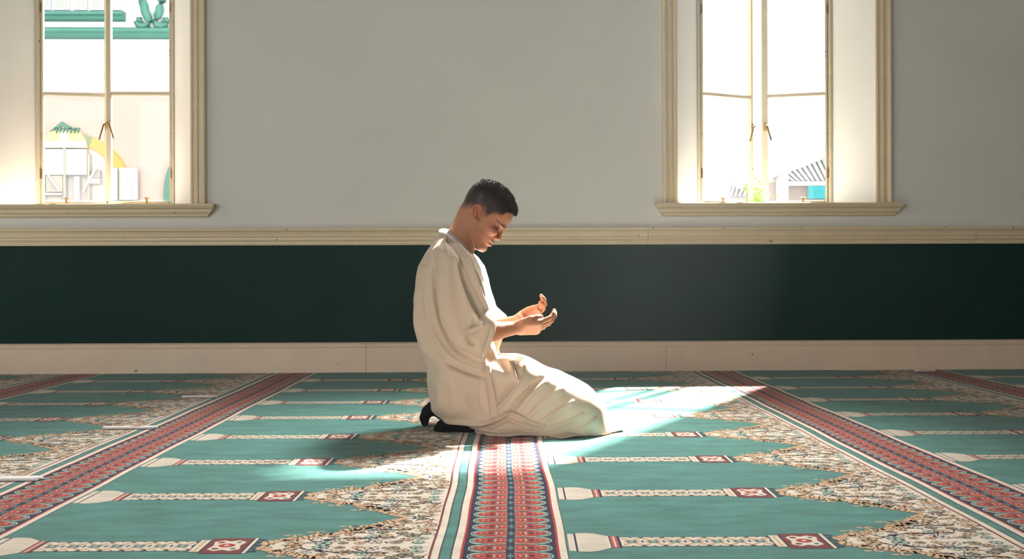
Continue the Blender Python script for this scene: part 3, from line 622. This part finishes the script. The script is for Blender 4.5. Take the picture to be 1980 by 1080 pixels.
# folds: (points on the near side, height in m, half width in m)
FOLDS = [([(-0.202,0.636),(-0.202,0.5809),(-0.1946,0.5073),(-0.1799,0.43),(-0.1542,0.3637),(-0.1175,0.3121),(-0.0734,0.2861),(-0.0237,0.2675)],-0.01,0.007),([(-0.1799,0.5992),(-0.1763,0.5256),(-0.1653,0.4337),(-0.1395,0.36),(-0.1065,0.3194)],0.006,0.01),([(-0.2093,0.6471),(-0.1946,0.6691),(-0.1763,0.6837),(-0.1579,0.6911)],0.004,0.005),([(-0.1597,0.7186),(-0.1561,0.691),(-0.1542,0.669)],0.003,0.0025),([(-0.1193,0.6395),(-0.1138,0.5898),(-0.0936,0.5253),(-0.0697,0.4664),(-0.0421,0.4185),(-0.0292,0.4)],0.009,0.006),([(-0.101,0.6357),(-0.0881,0.5621),(-0.0605,0.4884),(-0.0329,0.4423)],-0.006,0.012),([(-0.0292,0.4),(-0.055,0.3927),(-0.0826,0.3818),(-0.0936,0.3598),(-0.0844,0.334),(-0.0605,0.3192)],0.007,0.004),([(-0.0329,0.389),(-0.055,0.378),(-0.0734,0.3634),(-0.0715,0.3413),(-0.055,0.3339)],-0.006,0.006),([(-0.0771,0.6393),(-0.055,0.5712),(-0.0329,0.5067),(-0.0072,0.4551)],0.006,0.005),([(0.0131,0.3925),(0.0002,0.3502),(-0.0145,0.3079),(-0.0311,0.273)],0.003,0.0035),([(0.0057,0.3925),(-0.0072,0.3502),(-0.0219,0.3098),(-0.0384,0.2786)],-0.003,0.003),([(-0.1469,0.6359),(-0.1506,0.5255),(-0.1395,0.4152),(-0.1065,0.3507)],0.005,0.016),([(-0.2497,0.5626),(-0.2442,0.4707),(-0.224,0.3787),(-0.1799,0.305),(-0.1157,0.2587),(-0.0421,0.2271)],-0.006,0.012),([(-0.235,0.5258),(-0.224,0.4339),(-0.1946,0.351),(-0.1469,0.2865),(-0.0789,0.2457),(-0.0053,0.2269)],0.006,0.01),([(-0.2607,0.4524),(-0.2442,0.3605),(-0.2167,0.2868)],0.004,0.01),([(-0.009,0.2601),(0.0002,0.203),(0.0131,0.1422),(0.0204,0.0832)],0.006,0.004),([(-0.0182,0.2601),(-0.009,0.1938),(0.0002,0.1293),(0.0039,0.0741)],-0.005,0.006),([(0.0665,0.2855),(0.0757,0.2523),(0.0867,0.2154),(0.1014,0.2043),(0.1125,0.23),(0.1217,0.2631)],0.009,0.0045),([(0.0922,0.2669),(0.0959,0.2374),(0.1033,0.2227)],-0.009,0.008),([(0.1051,0.2024),(0.0775,0.162),(0.0444,0.1236),(0.0223,0.0979)],0.007,0.006),([(0.0867,0.2025),(0.0554,0.1603),(0.026,0.12)],-0.006,0.008),([(0.1844,0.2112),(0.1604,0.1892),(0.1143,0.1471),(0.0683,0.0921)],-0.009,0.009),([(0.1991,0.2001),(0.1733,0.1781),(0.1328,0.1378),(0.0922,0.0828)],0.007,0.009),([(0.2545,0.1721),(0.225,0.152),(0.1844,0.1191),(0.1328,0.0715)],0.009,0.008),([(0.236,0.1593),(0.2065,0.1374),(0.1604,0.0971)],-0.006,0.008),([(0.2914,0.1259),(0.2655,0.1057),(0.225,0.082),(0.1789,0.0546)],0.008,0.007),([(0.2803,0.113),(0.2471,0.0874),(0.2065,0.06)],-0.006,0.006),([(0.3283,0.0814),(0.2988,0.0631),(0.2655,0.0486),(0.2157,0.0342)],0.007,0.006),([(0.3135,0.0667),(0.284,0.0485),(0.2434,0.0358)],-0.006,0.005),([(0.3727,0.0664),(0.3542,0.048),(0.3265,0.0298)],0.005,0.005),([(-0.1983,0.0624),(-0.1248,0.0565),(-0.0329,0.0504),(0.0223,0.0648),(0.0683,0.0866),(0.1051,0.0735),(0.1365,0.0549),(0.1881,0.038)],0.009,0.006),([(-0.1616,0.0512),(-0.0881,0.0397),(-0.0053,0.0355),(0.0591,0.0609),(0.0959,0.0496),(0.1512,0.0309)],-0.008,0.006),([(-0.0513,0.0321),(0.0223,0.0206),(0.0959,0.0238),(0.1696,0.0197)],0.006,0.004),([(0.1291,0.2852),(0.1328,0.263),(0.118,0.23)],0.005,0.006),([(-0.1579,0.7242),(-0.1248,0.6983),(-0.0918,0.6615),(-0.066,0.6172),(-0.0403,0.562),(-0.0182,0.4975)],0.005,0.005),([(-0.1671,0.7131),(-0.1359,0.6836),(-0.1065,0.6468),(-0.0826,0.5989),(-0.0605,0.5436)],-0.004,0.006),([(-0.2442,0.5994),(-0.257,0.5075),(-0.2497,0.3789),(-0.224,0.2868)],0.006,0.014),([(-0.1616,0.2682),(-0.0881,0.2384),(-0.0145,0.2159)],-0.007,0.01),([(-0.0789,0.5253),(-0.066,0.4517),(-0.0789,0.3781)],0.007,0.014),([(-0.0789,0.2034),(-0.0973,0.1483),(-0.0789,0.093)],0.006,0.018),([(-0.0237,0.2123),(-0.0366,0.148),(-0.0237,0.0927)],-0.004,0.012),([(-0.1983,0.204),(-0.1799,0.1579),(-0.1873,0.1028)],0.005,0.012),([(-0.1616,0.2222),(-0.1395,0.1577),(-0.1469,0.0934)],-0.004,0.012)]
PJ = V[:, [0, 2]].copy()
k_ = 3.70/V[:, 1]; PJ[:, 0] = V[:, 0]*k_; PJ[:, 1] = .58+(V[:, 2]-.58)*k_             # as seen side-on from the near side
near = (V[:, 1] < YC+.02)*ss(-Nn[:, 1], -.1, .35)
disp = np.zeros(len(V))
def fold_field(PJ, pts, wd):
    c = catmull(pts, 5); best = np.full(len(PJ), 9.); tt = np.zeros(len(PJ)); m = len(c)-1
    for i in range(m):
        a, b = c[i], c[i+1]; e = b-a; t = np.clip(((PJ-a)@e)/(e@e+1e-12), 0, 1); d = np.hypot(*(PJ-a-t[:, None]*e).T)
        k = d < best; best[k] = d[k]; tt[k] = (i+t[k])/m
    return np.exp(-(best/wd)**2)*(.25+.75*np.sin(np.pi*np.clip(tt, .02, .98))**.6)
for pts, hgt, wd in FOLDS: disp += near*hgt*(2.1 if pts[0][0] < .03 else 1.9)*fold_field(PJ, pts, max(wd, .005))
# the far side gets gentle hanging folds, everything a soft crumple
u = V[:, 0]*9+V[:, 2]*7; far = 1-near
disp += far*.004*np.sin(V[:, 0]*38+V[:, 2]*9+np.sin(V[:, 2]*11)*1.4)
disp += .0022*np.sin(V[:, 0]*31+np.sin(V[:, 2]*23+1)*1.7)*np.sin(V[:, 2]*27+V[:, 1]*19+np.sin(V[:, 0]*17)*1.5)
hemz = ss(V[:, 2], .05, .0); disp += hemz*.008*np.sin(V[:, 0]*46+1.3*np.sin(V[:, 0]*21)+V[:, 1]*20)*(np.abs(Nn[:, 2]) < .8)
V = V+Nn*disp[:, None]; V[:, 2] = np.maximum(V[:, 2], .0025); V = smooth(V, Fq, 1, .35)
robe = np_mesh('robe', V, Fq, M['robe'], man)
# loose hem lying on the carpet
def sheet(name, rows_, m, th=.003):
    nu, nv = len(rows_), len(rows_[0]); vs = [p for r in rows_ for p in r]; vs2 = [(x, y, z-th) for x, y, z in vs]; n = len(vs)
    q = MB(); fs = [(i*nv+j, (i+1)*nv+j, (i+1)*nv+j+1, i*nv+j+1) for i in range(nu-1) for j in range(nv-1)]
    fs += [tuple(a+n for a in f[::-1]) for f in fs]
    ring = [i*nv for i in range(nu)]+[(nu-1)*nv+j for j in range(1, nv)]+[i*nv+nv-1 for i in range(nu-2, -1, -1)]+[j for j in range(nv-2, 0, -1)]
    fs += [(ring[i], ring[(i+1) % len(ring)], ring[(i+1) % len(ring)]+n, ring[i]+n) for i in range(len(ring))]
    q.add(vs+vs2, fs); o = q.build(name, m, man, smooth=True); return o
HEM = [(-0.056,3.7654),(0.0039,3.7149),(0.0679,3.6772),(0.1327,3.6979),(0.197,3.6953),(0.2482,3.6354),(0.2953,3.6564),(0.3542,3.7006),(0.4147,3.746),(0.4931,3.8169)]
rows_ = []
for i in range(46):
    t = i/45*(len(HEM)-1); a = int(min(t, len(HEM)-2)); f_ = t-a; x = HEM[a][0]*(1-f_)+HEM[a+1][0]*f_; y = HEM[a][1]*(1-f_)+HEM[a+1][1]*f_; r = []
    for j in range(13):
        q_ = j/12; dy = q_*.20; lift = .030*q_*q_+.0085*(1+math.sin(x*52+q_*3+2*math.sin(x*17)))*(.25+q_)
        if i > 38: lift *= (45-i)/7*.8+.12
        r.append((x-.02*q_, y+dy-.004*math.sin(x*60), .0075+lift))
    rows_.append(r)
sheet('robe_hem', rows_, M['robe'])
# --- shirt band at the neckline
BAND = [(-0.1848,0.7445),(-0.1556,0.7366),(-0.1245,0.7112),(-0.0972,0.6819),(-0.07,0.6448),(-0.0427,0.5999),(-0.0232,0.5452),(-0.0095,0.4828)]
s2 = np.full((g.shape[0], g.shape[2]), 9., np.float32)
PB = np.stack(np.broadcast_arrays(xx, zx), -1).reshape(-1, 2)
cc = catmull(BAND, 4); best = np.full(len(PB), 9.)
for i in range(len(cc)-1):
    a, b = cc[i], cc[i+1]; e = b-a; t = np.clip(((PB-a)@e)/(e@e), 0, 1); best = np.minimum(best, np.hypot(*(PB-a-t[:, None]*e).T))
bd = best.reshape(g.shape[0], g.shape[2])[:, None, :]
wid = np.interp(xx, [-.16, -.05, .0], [.011, .010, .006])[:, None, :]
gs = smax(body-.0125, bd-wid, .004)
V2, F2 = g.mesh(gs+0*g.X); V2 = smooth(V2, F2, 2)
np_mesh('shirt_collar', V2, F2, M['shirt'], man)['label'] = 'white shirt collar at the neck'

# --- head, neck, arms and hands : one body mesh
EX, EZ = (-0.0454,0.8091); TL = rad(38); cT, sT = math.cos(TL), math.sin(TL)
def hw(f, u, y=0): return (EX+(f*cT+u*sT)/1000, YC+y/1000, EZ+(-f*sT+u*cT)/1000)
class HG:
    def __init__(s, g):
        dx = (g.X-EX)*1000; dz = (g.Z-EZ)*1000; s.X = dx*cT-dz*sT; s.Z = dx*sT+dz*cT; s.Y = (g.Y-YC)*1000; s.g = g
g = Grid((-.24, 3.80, .56), (.10, 4.04, .965), .0017); hg = HG(g)
PR = [(111,76),(115,60),(116,45),(115,30),(114,19),(107,9),(103,-8),(104,-28),(108,-42),(111,-51),(108,-60),(111,-68),(105,-77),(107,-88),(102,-101),(88,-109),(66,-111),(35,-100),(0,-82),(-30,-68),(-58,-42),(-68,-5),(-77,25),(-81,50),(-80,76),(-71,98),(-50,117),(-15,130),(25,131),(62,121),(90,103),(104,90)]
f2 = hg.X[:, 0, :]; u2 = hg.Z[:, 0, :]
sd2 = poly_sd(f2, u2, PR)
Wd = np.interp(u2, [-112, -90, -60, -20, 20, 60, 100, 140], [44, 50, 61, 70, 75, 78, 76, 70])*np.interp(f2, [-80, -20, 40, 90, 120], [.98, 1.0, .97, .88, .84])
Hd = ((np.abs(hg.Y)/Wd[:, None, :])**2.2+np.maximum(1+sd2[:, None, :]/66, 0)**2.2-1)*62/2.2
Hd = Hd.astype(np.float32)
ab = np.abs(hg.Y)
class Sym: pass
sy = Sym(); sy.X, sy.Y, sy.Z = hg.X, ab, hg.Z
Hd = smin(Hd, ellip(sy, (104, 24, 17), (11, 24, 7)), 8)                 # brow
Hd = smax(Hd, -ellip(sy, (112, 33, 1), (15, 17, 11)), 9)                # eye socket
Hd = smin(Hd, ellip(sy, (88, 33, 0), (14, 15, 13)), 2.5)                # lids
Hd = smin(Hd, ellip(sy, (84, 48, -20), (22, 18, 15)), 14)               # cheek bone
Hd = smin(Hd, cone(hg, (106, 0, 10), (116, 0, -20), 6.5, 8.5), 6)       # nose
Hd = smin(Hd, ellip(hg, (118, 0, -26), (10, 10.5, 9)), 5)
Hd = smin(Hd, ellip(sy, (108, 13, -31), (11, 6.5, 8)), 3.5)
Hd = smax(Hd, -ellip(sy, (113, 7, -38), (5, 3.2, 3.5)), 2)
Hd = smin(Hd, ellip(hg, (106, 0, -52), (11, 24, 5.2)), 3)               # lips
Hd = smin(Hd, ellip(hg, (105, 0, -65.5), (11, 21, 5.6)), 3)
Hd = smax(Hd, -cone(sy, (118, 0, -59), (100, 26, -61), 1.6, 1.3), 1.8)
Hd = smin(Hd, ellip(hg, (94, 0, -91), (14, 24, 14)), 10)                # chin
Hd = smin(Hd, cone(sy, (14, 50, -54), (80, 30, -96), 12, 12), 22)       # jaw
nk0 = hw(-14, -22); nk1 = (-0.1245,3.92,0.6664)
Nk = cone(g, nk0, nk1, .054, .060)*1000
Nk = smin(Nk, cone(g, (nk1[0]-.01, YC, nk1[2]+.01), (nk1[0]-.04, YC, nk1[2]-.06), .062, .09)*1000, 25)
Hd = smin(Hd, Nk, 10)
# ears
ea = rad(30); ca_, sa_ = math.cos(ea), math.sin(ea)
def ear(c, r, k=0):
    p = (sy.X-c[0])*sa_*1+(sy.Z-c[2])*0; a_ = -(sy.X-c[0])*math.sin(ea)+(sy.Z-c[2])*math.cos(ea); b_ = (sy.X-c[0])*math.cos(ea)+(sy.Z-c[2])*math.sin(ea)
    return a_, b_, sy.Y-c[1]+.32*b_
a_, b_, c_ = ear((0, 77, -2), None)
e1 = (np.sqrt((a_/30)**2+(b_/(15.5+.12*np.clip(a_, -30, 30)))**2+(c_/4.5)**2)-1)*4.5
e2 = (np.sqrt(((a_-1)/20)**2+((b_-2)/9)**2+((c_-4)/6.5)**2)-1)*6.5
LC = type('o', (), {'X': a_, 'Y': c_, 'Z': b_})()
rim = None
RP_ = [(6, 1, 13), (20, 2, 13.5), (29, 3, 5), (29, 3.5, -5), (22, 4, -14), (8, 4, -18), (-8, 3, -17), (-20, 2, -11)]
for p_, q_ in zip(RP_[:-1], RP_[1:]):
    t_ = cone(LC, p_, q_, 3.4, 3.4); rim = t_ if rim is None else np.minimum(rim, t_)
anti = cone(LC, (14, 2, -5), (-12, 3, -6), 2.8, 2.6)
Er = smax(e1, -e2, 2); Er = smin(Er, rim, 2.5); Er = smin(Er, anti, 2)
Er = smin(Er, cone(LC, (-2, 1, 11), (-11, 1, 9), 3.4, 3.0), 2); Er = smin(Er, cone(LC, (-24, 1, -4), (-26, 1, 2), 5.5, 5), 4)
H0 = Hd; Hd = smin(Hd, Er, 2.5)
V, Fq = g.mesh(Hd/1000)
ii = np.clip(((V-g.lo)/g.h).round().astype(int), 0, np.array(g.shape)-1); eard = np.broadcast_to(H0, g.shape)[tuple(ii.T)]
V = smooth(V, Fq, 1, .5)
lx = ((V[:, 0]-EX)*cT-(V[:, 2]-EZ)*sT)*1000; lz = ((V[:, 0]-EX)*sT+(V[:, 2]-EZ)*cT)*1000; ly = np.abs(V[:, 1]-YC)*1000
skin = np.array(lin(174, 118, 88)[:3]); dark = np.array(lin(24, 18, 18)[:3]); C = np.tile(skin, (len(V), 1))
def blend(m, c): 
    global C
    C = C*(1-m[:, None])+np.array(c)[None]*m[:, None]
red = np.exp(-((lx-90)**2+(lz+15)**2)/900)*.30+np.exp(-((lx-120)**2+(lz+26)**2)/120)*.25; blend(np.clip(red, 0, 1), lin(190, 110, 85)[:3])
hl = np.interp(lx, [-90, -60, -25, -14, 14, 22, 36, 42, 58, 78, 86, 112], [-42, -32, -12, 6, 6, -6, -4, 16, 30, 42, 64, 76])
fd = np.interp(lx, [-90, -20, 20, 60, 90, 112], [46, 44, 40, 22, 8, 6])
earm = ss(eard, .8, 2.5)*(np.abs(lz) < 40)*(np.abs(lx) < 32)
hm = ss(lz, hl, hl+fd)**.75*.97*(1-earm); blend(hm, dark)
blend(earm*.25, lin(190, 96, 80)[:3])
# brow and closed lashes, lips
bx_ = np.exp(-((lz-(15.5+.30*(112-lx)-.0042*(112-lx)**2))/(3.6-.03*(112-lx)))**2)*ss(lx, 66, 78)*ss(ly, 7, 12); blend(np.clip(bx_*.9, 0, 1), dark)
ls = np.exp(-((lz+4.5+.16*(lx-100))/2.1)**2)*ss(lx, 74, 80)*ss(ly, 14, 20); blend(np.clip(ls*.9, 0, 1), dark)
lp = np.exp(-((lz+53)/4)**2)+np.exp(-((lz+65)/4.5)**2); lp = np.clip(lp, 0, 1)*ss(lx, 100, 105)*(1-ss(ly, 19, 25)); blend(lp*.55, lin(176, 92, 80)[:3])
ml = np.exp(-((lz+59.5)/1.6)**2)*ss(lx, 98, 102)*(1-ss(ly, 24, 27)); blend(ml*.7, lin(92, 42, 36)[:3])
st = ss(lx, 10, 50)*(1-ss(lz, -45, -25))*.18; blend(st, lin(120, 90, 75)[:3])
parts = [(V, Fq, C)]
# forearm and hand
def rot_to(d, n, a): return d*math.cos(a)+n*math.sin(a), n*math.cos(a)-d*math.sin(a)
def arm_hand(elbow, wrist, d, n, s_, curls, thumb, spread=1.0, sc=1.0):
    d, n, s_ = [np.array(v, float) for v in (d, n, s_)]; d /= np.linalg.norm(d); n -= d*(n@d); n /= np.linalg.norm(n); s_ -= d*(s_@d)+n*(s_@n); s_ /= np.linalg.norm(s_)
    E, Wr = np.array(elbow), np.array(wrist)
    allp = np.array([E, Wr, Wr+d*.19, Wr+n*.1+d*.1, Wr-n*.03, Wr+s_*.06+d*.05, Wr-s_*.05]); lo = allp.min(0)-.035; hi = allp.max(0)+.035
    g = Grid(lo, hi, .0015)
    A = cone(g, E, E*.5+Wr*.5, .038, .033); A = smin(A, cone(g, E*.5+Wr*.5, Wr, .033, .0235), .02)
    B_ = [d, s_, n]
    def loc(a, b, c): return Wr+(d*a+s_*b+n*c)*sc
    def rbox(c, hx, hy, hz, r):
        dd = [np.abs((g.X-c[0])*v[0]+(g.Y-c[1])*v[1]+(g.Z-c[2])*v[2])-h_+r for v, h_ in zip(B_, (hx, hy, hz))]
        return np.sqrt(sum(np.maximum(q, 0)**2 for q in dd))+np.minimum(np.maximum(np.maximum(dd[0], dd[1]), dd[2]), 0)-r
    Pm = rbox(loc(.050, .001, 0), .042, .037, .0130, .0128)
    Pm = smin(Pm, cone(g, loc(.012, .016, .004), loc(.052, .030, .010), .016, .013), .012)     # ball of thumb
    Pm = smin(Pm, cone(g, loc(.012, -.020, .003), loc(.070, -.028, .004), .015, .011), .012)
    Pm = smax(Pm, -ellip(g, loc(.058, -.002, .021), (.026, .018, .010), B_), .012)
    H_ = smin(A, Pm, .018)
    F_ = None
    spec = [(.094, .0295, (.040, .025, .021), .0090, .05), (.099, .0100, (.044, .028, .022), .0092, .01), (.094, -.0100, (.041, .026, .021), .0088, -.03), (.084, -.0290, (.032, .020, .018), .0078, -.07)]
    for (a, b, ls_, r, sp), cu in zip(spec, curls):
        p = loc(a-.012, b, 0); dv, nv = d+s_*sp*spread, n; dv /= np.linalg.norm(dv); ch = [p]; 
        for L_, c_a in zip(ls_, cu):
            dv, nv = rot_to(dv, nv, rad(c_a)); p = p+dv*L_*sc+(dv*.012 if len(ch) == 1 else 0); ch.append(p)
        f_ = cone(g, ch[0], ch[1], r*1.03, r*.97); f_ = smin(f_, cone(g, ch[1], ch[2], r*.97, r*.9), .0025); f_ = smin(f_, cone(g, ch[2], ch[3]-dv*.004, r*.9, r*.76), .0025)
        F_ = f_ if F_ is None else smin(F_, f_, .0012)
    H_ = smin(H_, F_, .010)
    T0 = loc(.022, .028, .006); tp = [T0]+[loc(*t) for t in thumb]
    T_ = cone(g, tp[0], tp[1], .0135, .0108); T_ = smin(T_, cone(g, tp[1], tp[2], .0108, .0098), .003); T_ = smin(T_, cone(g, tp[2], tp[3], .0098, .0076), .003)
    H_ = smin(H_, T_, .007)
    V, Fq = g.mesh(H_); V = smooth(V, Fq, 1, .4)
    C = np.tile(np.array(lin(178, 122, 92)[:3]), (len(V), 1)); 
    pk = ss((V-Wr)@d, .09, .16)*.35; C = C*(1-pk[:, None])+np.array(lin(214, 130, 108)[:3])*pk[:, None]
    return V, Fq, C
parts.append(arm_hand((-0.0796,3.735,0.3614), (0.0985,3.8,0.3852), (1, .10, .02), (-.22, .60, .76), (0, -.74, .62),
    [(22, 30, 22), (24, 32, 24), (26, 34, 26), (28, 36, 28)], [(.050, .038, .014), (.076, .035, .022), (.096, .030, .028)], sc=.92))
parts.append(arm_hand((-0.0527,4.09,0.3465), (0.1097,4.0,0.4008), (.93, -.20, .32), (-.28, -.66, .70), (-.2, .68, .70),
    [(34, 36, 26), (36, 38, 26), (38, 40, 28), (40, 42, 28)], [(.050, .036, .010), (.076, .033, .016), (.096, .028, .020)], sc=.88))
# hidden trunk and upper arms tie the limbs to the neck
gt = Grid((-.30, 3.70, .06), (.12, 4.14, .80), .007)
T = cone(gt, (-0.1245,3.92,0.6664), (-0.1478,3.92,0.5223), .06, .085); T = smin(T, cone(gt, (-0.1478,3.92,0.5223), (-0.1031,3.92,0.1713), .085, .085), .05)
for yy, e in ((-1, (-0.0834,3.735,0.3651)), (1, (-0.0567,4.09,0.3486))):
    sh_ = ((-0.134,)[0], YC+yy*.14, (0.6273,)[0]); T = smin(T, cone(gt, (sh_[0], YC, sh_[2]), sh_, .06, .045), .03); T = smin(T, cone(gt, sh_, e, .045, .034), .02)
Vt, Ft = gt.mesh(T); parts.append((Vt, Ft, np.tile(skin, (len(Vt), 1))))
def bridge(A, B):
    """open one hidden quad in each piece and join them, so the body stays one surface"""
    (Va, Fa, Ca), (Vb, Fb, Cb) = A[:3], B
    ca = Va[Fa].mean(1); cb = Vb[Fb].mean(1); tgt = cb.mean(0)
    tgt = A[3] if len(A) > 3 else tgt
    ia = np.argmin(np.linalg.norm(ca-tgt, axis=1)); ib = np.argmin(np.linalg.norm(cb-ca[ia], axis=1))
    qa, qb = Fa[ia], Fb[ib]+len(Va); Vn = np.concatenate([Va, Vb]); Fn = np.concatenate([np.delete(Fa, ia, 0), np.delete(Fb, ib, 0)+len(Va)])
    qb = qb[::-1]; k = min(range(4), key=lambda k: sum(np.linalg.norm(Vn[qa[i]]-Vn[qb[(i+k) % 4]]) for i in range(4))); qb = np.roll(qb, -k)
    br = np.array([[qa[(i+1) % 4], qa[i], qb[i], qb[(i+1) % 4]] for i in range(4)])[:, ::-1]
    return Vn, np.concatenate([Fn, br]), np.concatenate([Ca, Cb])
acc_ = parts[-1]
for p_, t_ in ((parts[0], (-0.1517,3.92,0.6002)), (parts[1], (-0.1167,3.735,0.3467)), (parts[2], (-0.0872,4.09,0.3365))): acc_ = bridge((*p_, np.array(t_)), acc_)
def main_island(V, Fq, C):
    lab = np.arange(len(V)); e = np.concatenate([Fq[:, [0, 1]], Fq[:, [1, 2]], Fq[:, [2, 3]], Fq[:, [3, 0]]])
    while True:
        old = lab.copy(); m = np.minimum(lab[e[:, 0]], lab[e[:, 1]]); np.minimum.at(lab, e[:, 0], m); np.minimum.at(lab, e[:, 1], m); lab = lab[lab]
        if (lab == old).all(): break
    k = np.bincount(lab).argmax(); keep = lab == k; new = np.cumsum(keep)-1; print('islands', len(set(lab.tolist())), keep.sum(), len(V))
    return V[keep], new[Fq[keep[Fq[:, 0]]]], C[keep]
parts = [main_island(*acc_)]
off = 0; VV = []; FF = []; CC = []
for v_, f_, c_ in parts: VV.append(v_); FF.append(f_+off); CC.append(c_); off += len(v_)
np_mesh('body', np.concatenate(VV), np.concatenate(FF), M['skin'], man, np.concatenate(CC))

# --- hair
g = Grid((-.16, 3.825, .72), (.125, 4.015, .975), .0017); hg = HG(g); f2 = hg.X[:, 0, :]; u2 = hg.Z[:, 0, :]
HP = [(-83,52),(-83,80),(-75,103),(-56,123),(-19,136),(27,138),(70,127),(99,107),(113,88),(114,76),(108,74),(96,80),(60,60),(0,50),(-40,45)]
sd2 = poly_sd(f2, u2, HP+[]); W2 = 81+0*u2
sdf = poly_sd(f2, u2, PR)
Sk = ((np.abs(hg.Y)/(np.interp(u2, [-112, -90, -60, -20, 20, 60, 100, 140], [44, 50, 61, 70, 75, 78, 76, 70])*np.interp(f2, [-80, -20, 40, 90, 120], [.98, 1.0, .97, .88, .84]))[:, None, :])**2.2+np.maximum(1+sdf[:, None, :]/66, 0)**2.2-1)*62/2.2
th = (np.interp(u2, [50, 84, 106, 130], [-2.5, .2, 6, 8])*np.interp(f2, [-80, -40, 60, 110], [.3, .7, 1, 1])+ss(f2, 78, 104)*3.5)[:, None, :]
cut = np.interp(f2, [-90, -70, 60, 84, 100, 112], [66, 62, 58, 66, 76, 76])[:, None, :]
Hr = smax(Sk-th, cut+(np.abs(hg.Y)*.0)-hg.Z, 3)
V, Fq = g.mesh(Hr/1000); V = smooth(V, Fq, 1)
Nn = normals(V, Fq); lx = ((V[:, 0]-EX)*cT-(V[:, 2]-EZ)*sT)*1000; lz = ((V[:, 0]-EX)*sT+(V[:, 2]-EZ)*cT)*1000
tp = ss(lz, 85, 110)*ss(Nn[:, 0]*sT+Nn[:, 2]*cT, -.1, .4); V = V+Nn*(tp*.0012*np.sin((V[:, 1]-YC)*1300+np.sin(lx*.18)*2)*np.sin(lx*.55+(V[:, 1]-YC)*300))[:, None]
hair = np_mesh('hair', V, Fq, M['hair'], man); hair['label'] = 'short black hair, longer on top'
q = MB(); cand = np.where((lz > np.interp(lx, [40, 95, 110], [84, 86, 76])) & ((Nn[:, 0]*sT+Nn[:, 2]*cT) > .05) & (Nn@np.array([cT, 0, -sT]) > -.75))[0]
for i in rng.choice(cand, 3600, replace=False):
    p = Vector(V[i]); n = Vector(Nn[i]); d = (Vector((cT, 0, -sT))*.9+n*random.uniform(.35, .9)+Vector((random.gauss(0, .25), random.gauss(0, .3), random.gauss(0, .25)))).normalized()
    L_ = random.uniform(.007, .013); a = d.cross(Vector((.1, 1, .2))).normalized()*.0010; b = d.cross(a).normalized()*.0010; p = p-n*.001
    m_ = p+d*L_*.55+n*.001; e_ = p+d*L_
    q.add([p+a, p-a*.5+b, p-a*.5-b, m_+a*.7, m_-a*.4+b*.7, m_-a*.4-b*.7, e_], [(0, 1, 4, 3), (1, 2, 5, 4), (2, 0, 3, 5), (3, 4, 6), (4, 5, 6), (5, 3, 6)])
tf = q.build('tufts', M['tuft'], hair, fix=False); tf['kind'] = 'stuff'

# --- socks
def sock(chain, yc, name='sock', flat=1):
    pts = [p for p, r in chain]
    g = Grid(np.min([p for p in pts], 0)-.05, np.max([p for p in pts], 0)+.05, .003); S = None
    for (p, r), (p2, r2) in zip(chain[:-1], chain[1:]):
        for oy in (-.014, .014):
            c = cone(g, (p[0], p[1]+oy, p[2]), (p2[0], p2[1]+oy, p2[2]), r, r2); S = c if S is None else smin(S, c, .012)
    S = smax(S, .003-g.Z, .004); V, Fq = g.mesh(S); V = smooth(V, Fq, 2); return np_mesh(name, V, Fq, M['sock'], man)
sock([((-0.1982,3.84,0.0123), .013), ((-0.1753,3.84,0.0236), .021), ((-0.141,3.84,0.031), .027), ((-0.0819,3.84,0.023), .030), ((-0.0151,3.84,0.0264), .034)], 3.84)
sock([((-0.2508,3.98,0.0156), .014), ((-0.2528,3.98,0.0354), .016), ((-0.241,3.98,0.0571), .020), ((-0.2173,3.98,0.0708), .025), ((-0.1817,3.98,0.0508), .024), ((-0.1145,3.98,0.0365), .030)], 3.98)

# ------------------------------------------------------------ light haze in the hall
hz = MB(); hz.box(XL+.02, XR-.02, YF+.02, W-.01, .0, CEIL-.02); hzm = D.materials.new('haze'); hzm.use_nodes = True; N = hzm.node_tree.nodes; N.clear()
ho = N.new('ShaderNodeOutputMaterial'); vs_ = N.new('ShaderNodeVolumeScatter'); vs_.inputs['Density'].default_value = .0045; vs_.inputs['Anisotropy'].default_value = .55
hzm.node_tree.links.new(vs_.outputs[0], ho.inputs['Volume'])
tag(hz.build('haze', hzm), 'thin bright haze filling the hall', 'haze', kind='stuff')
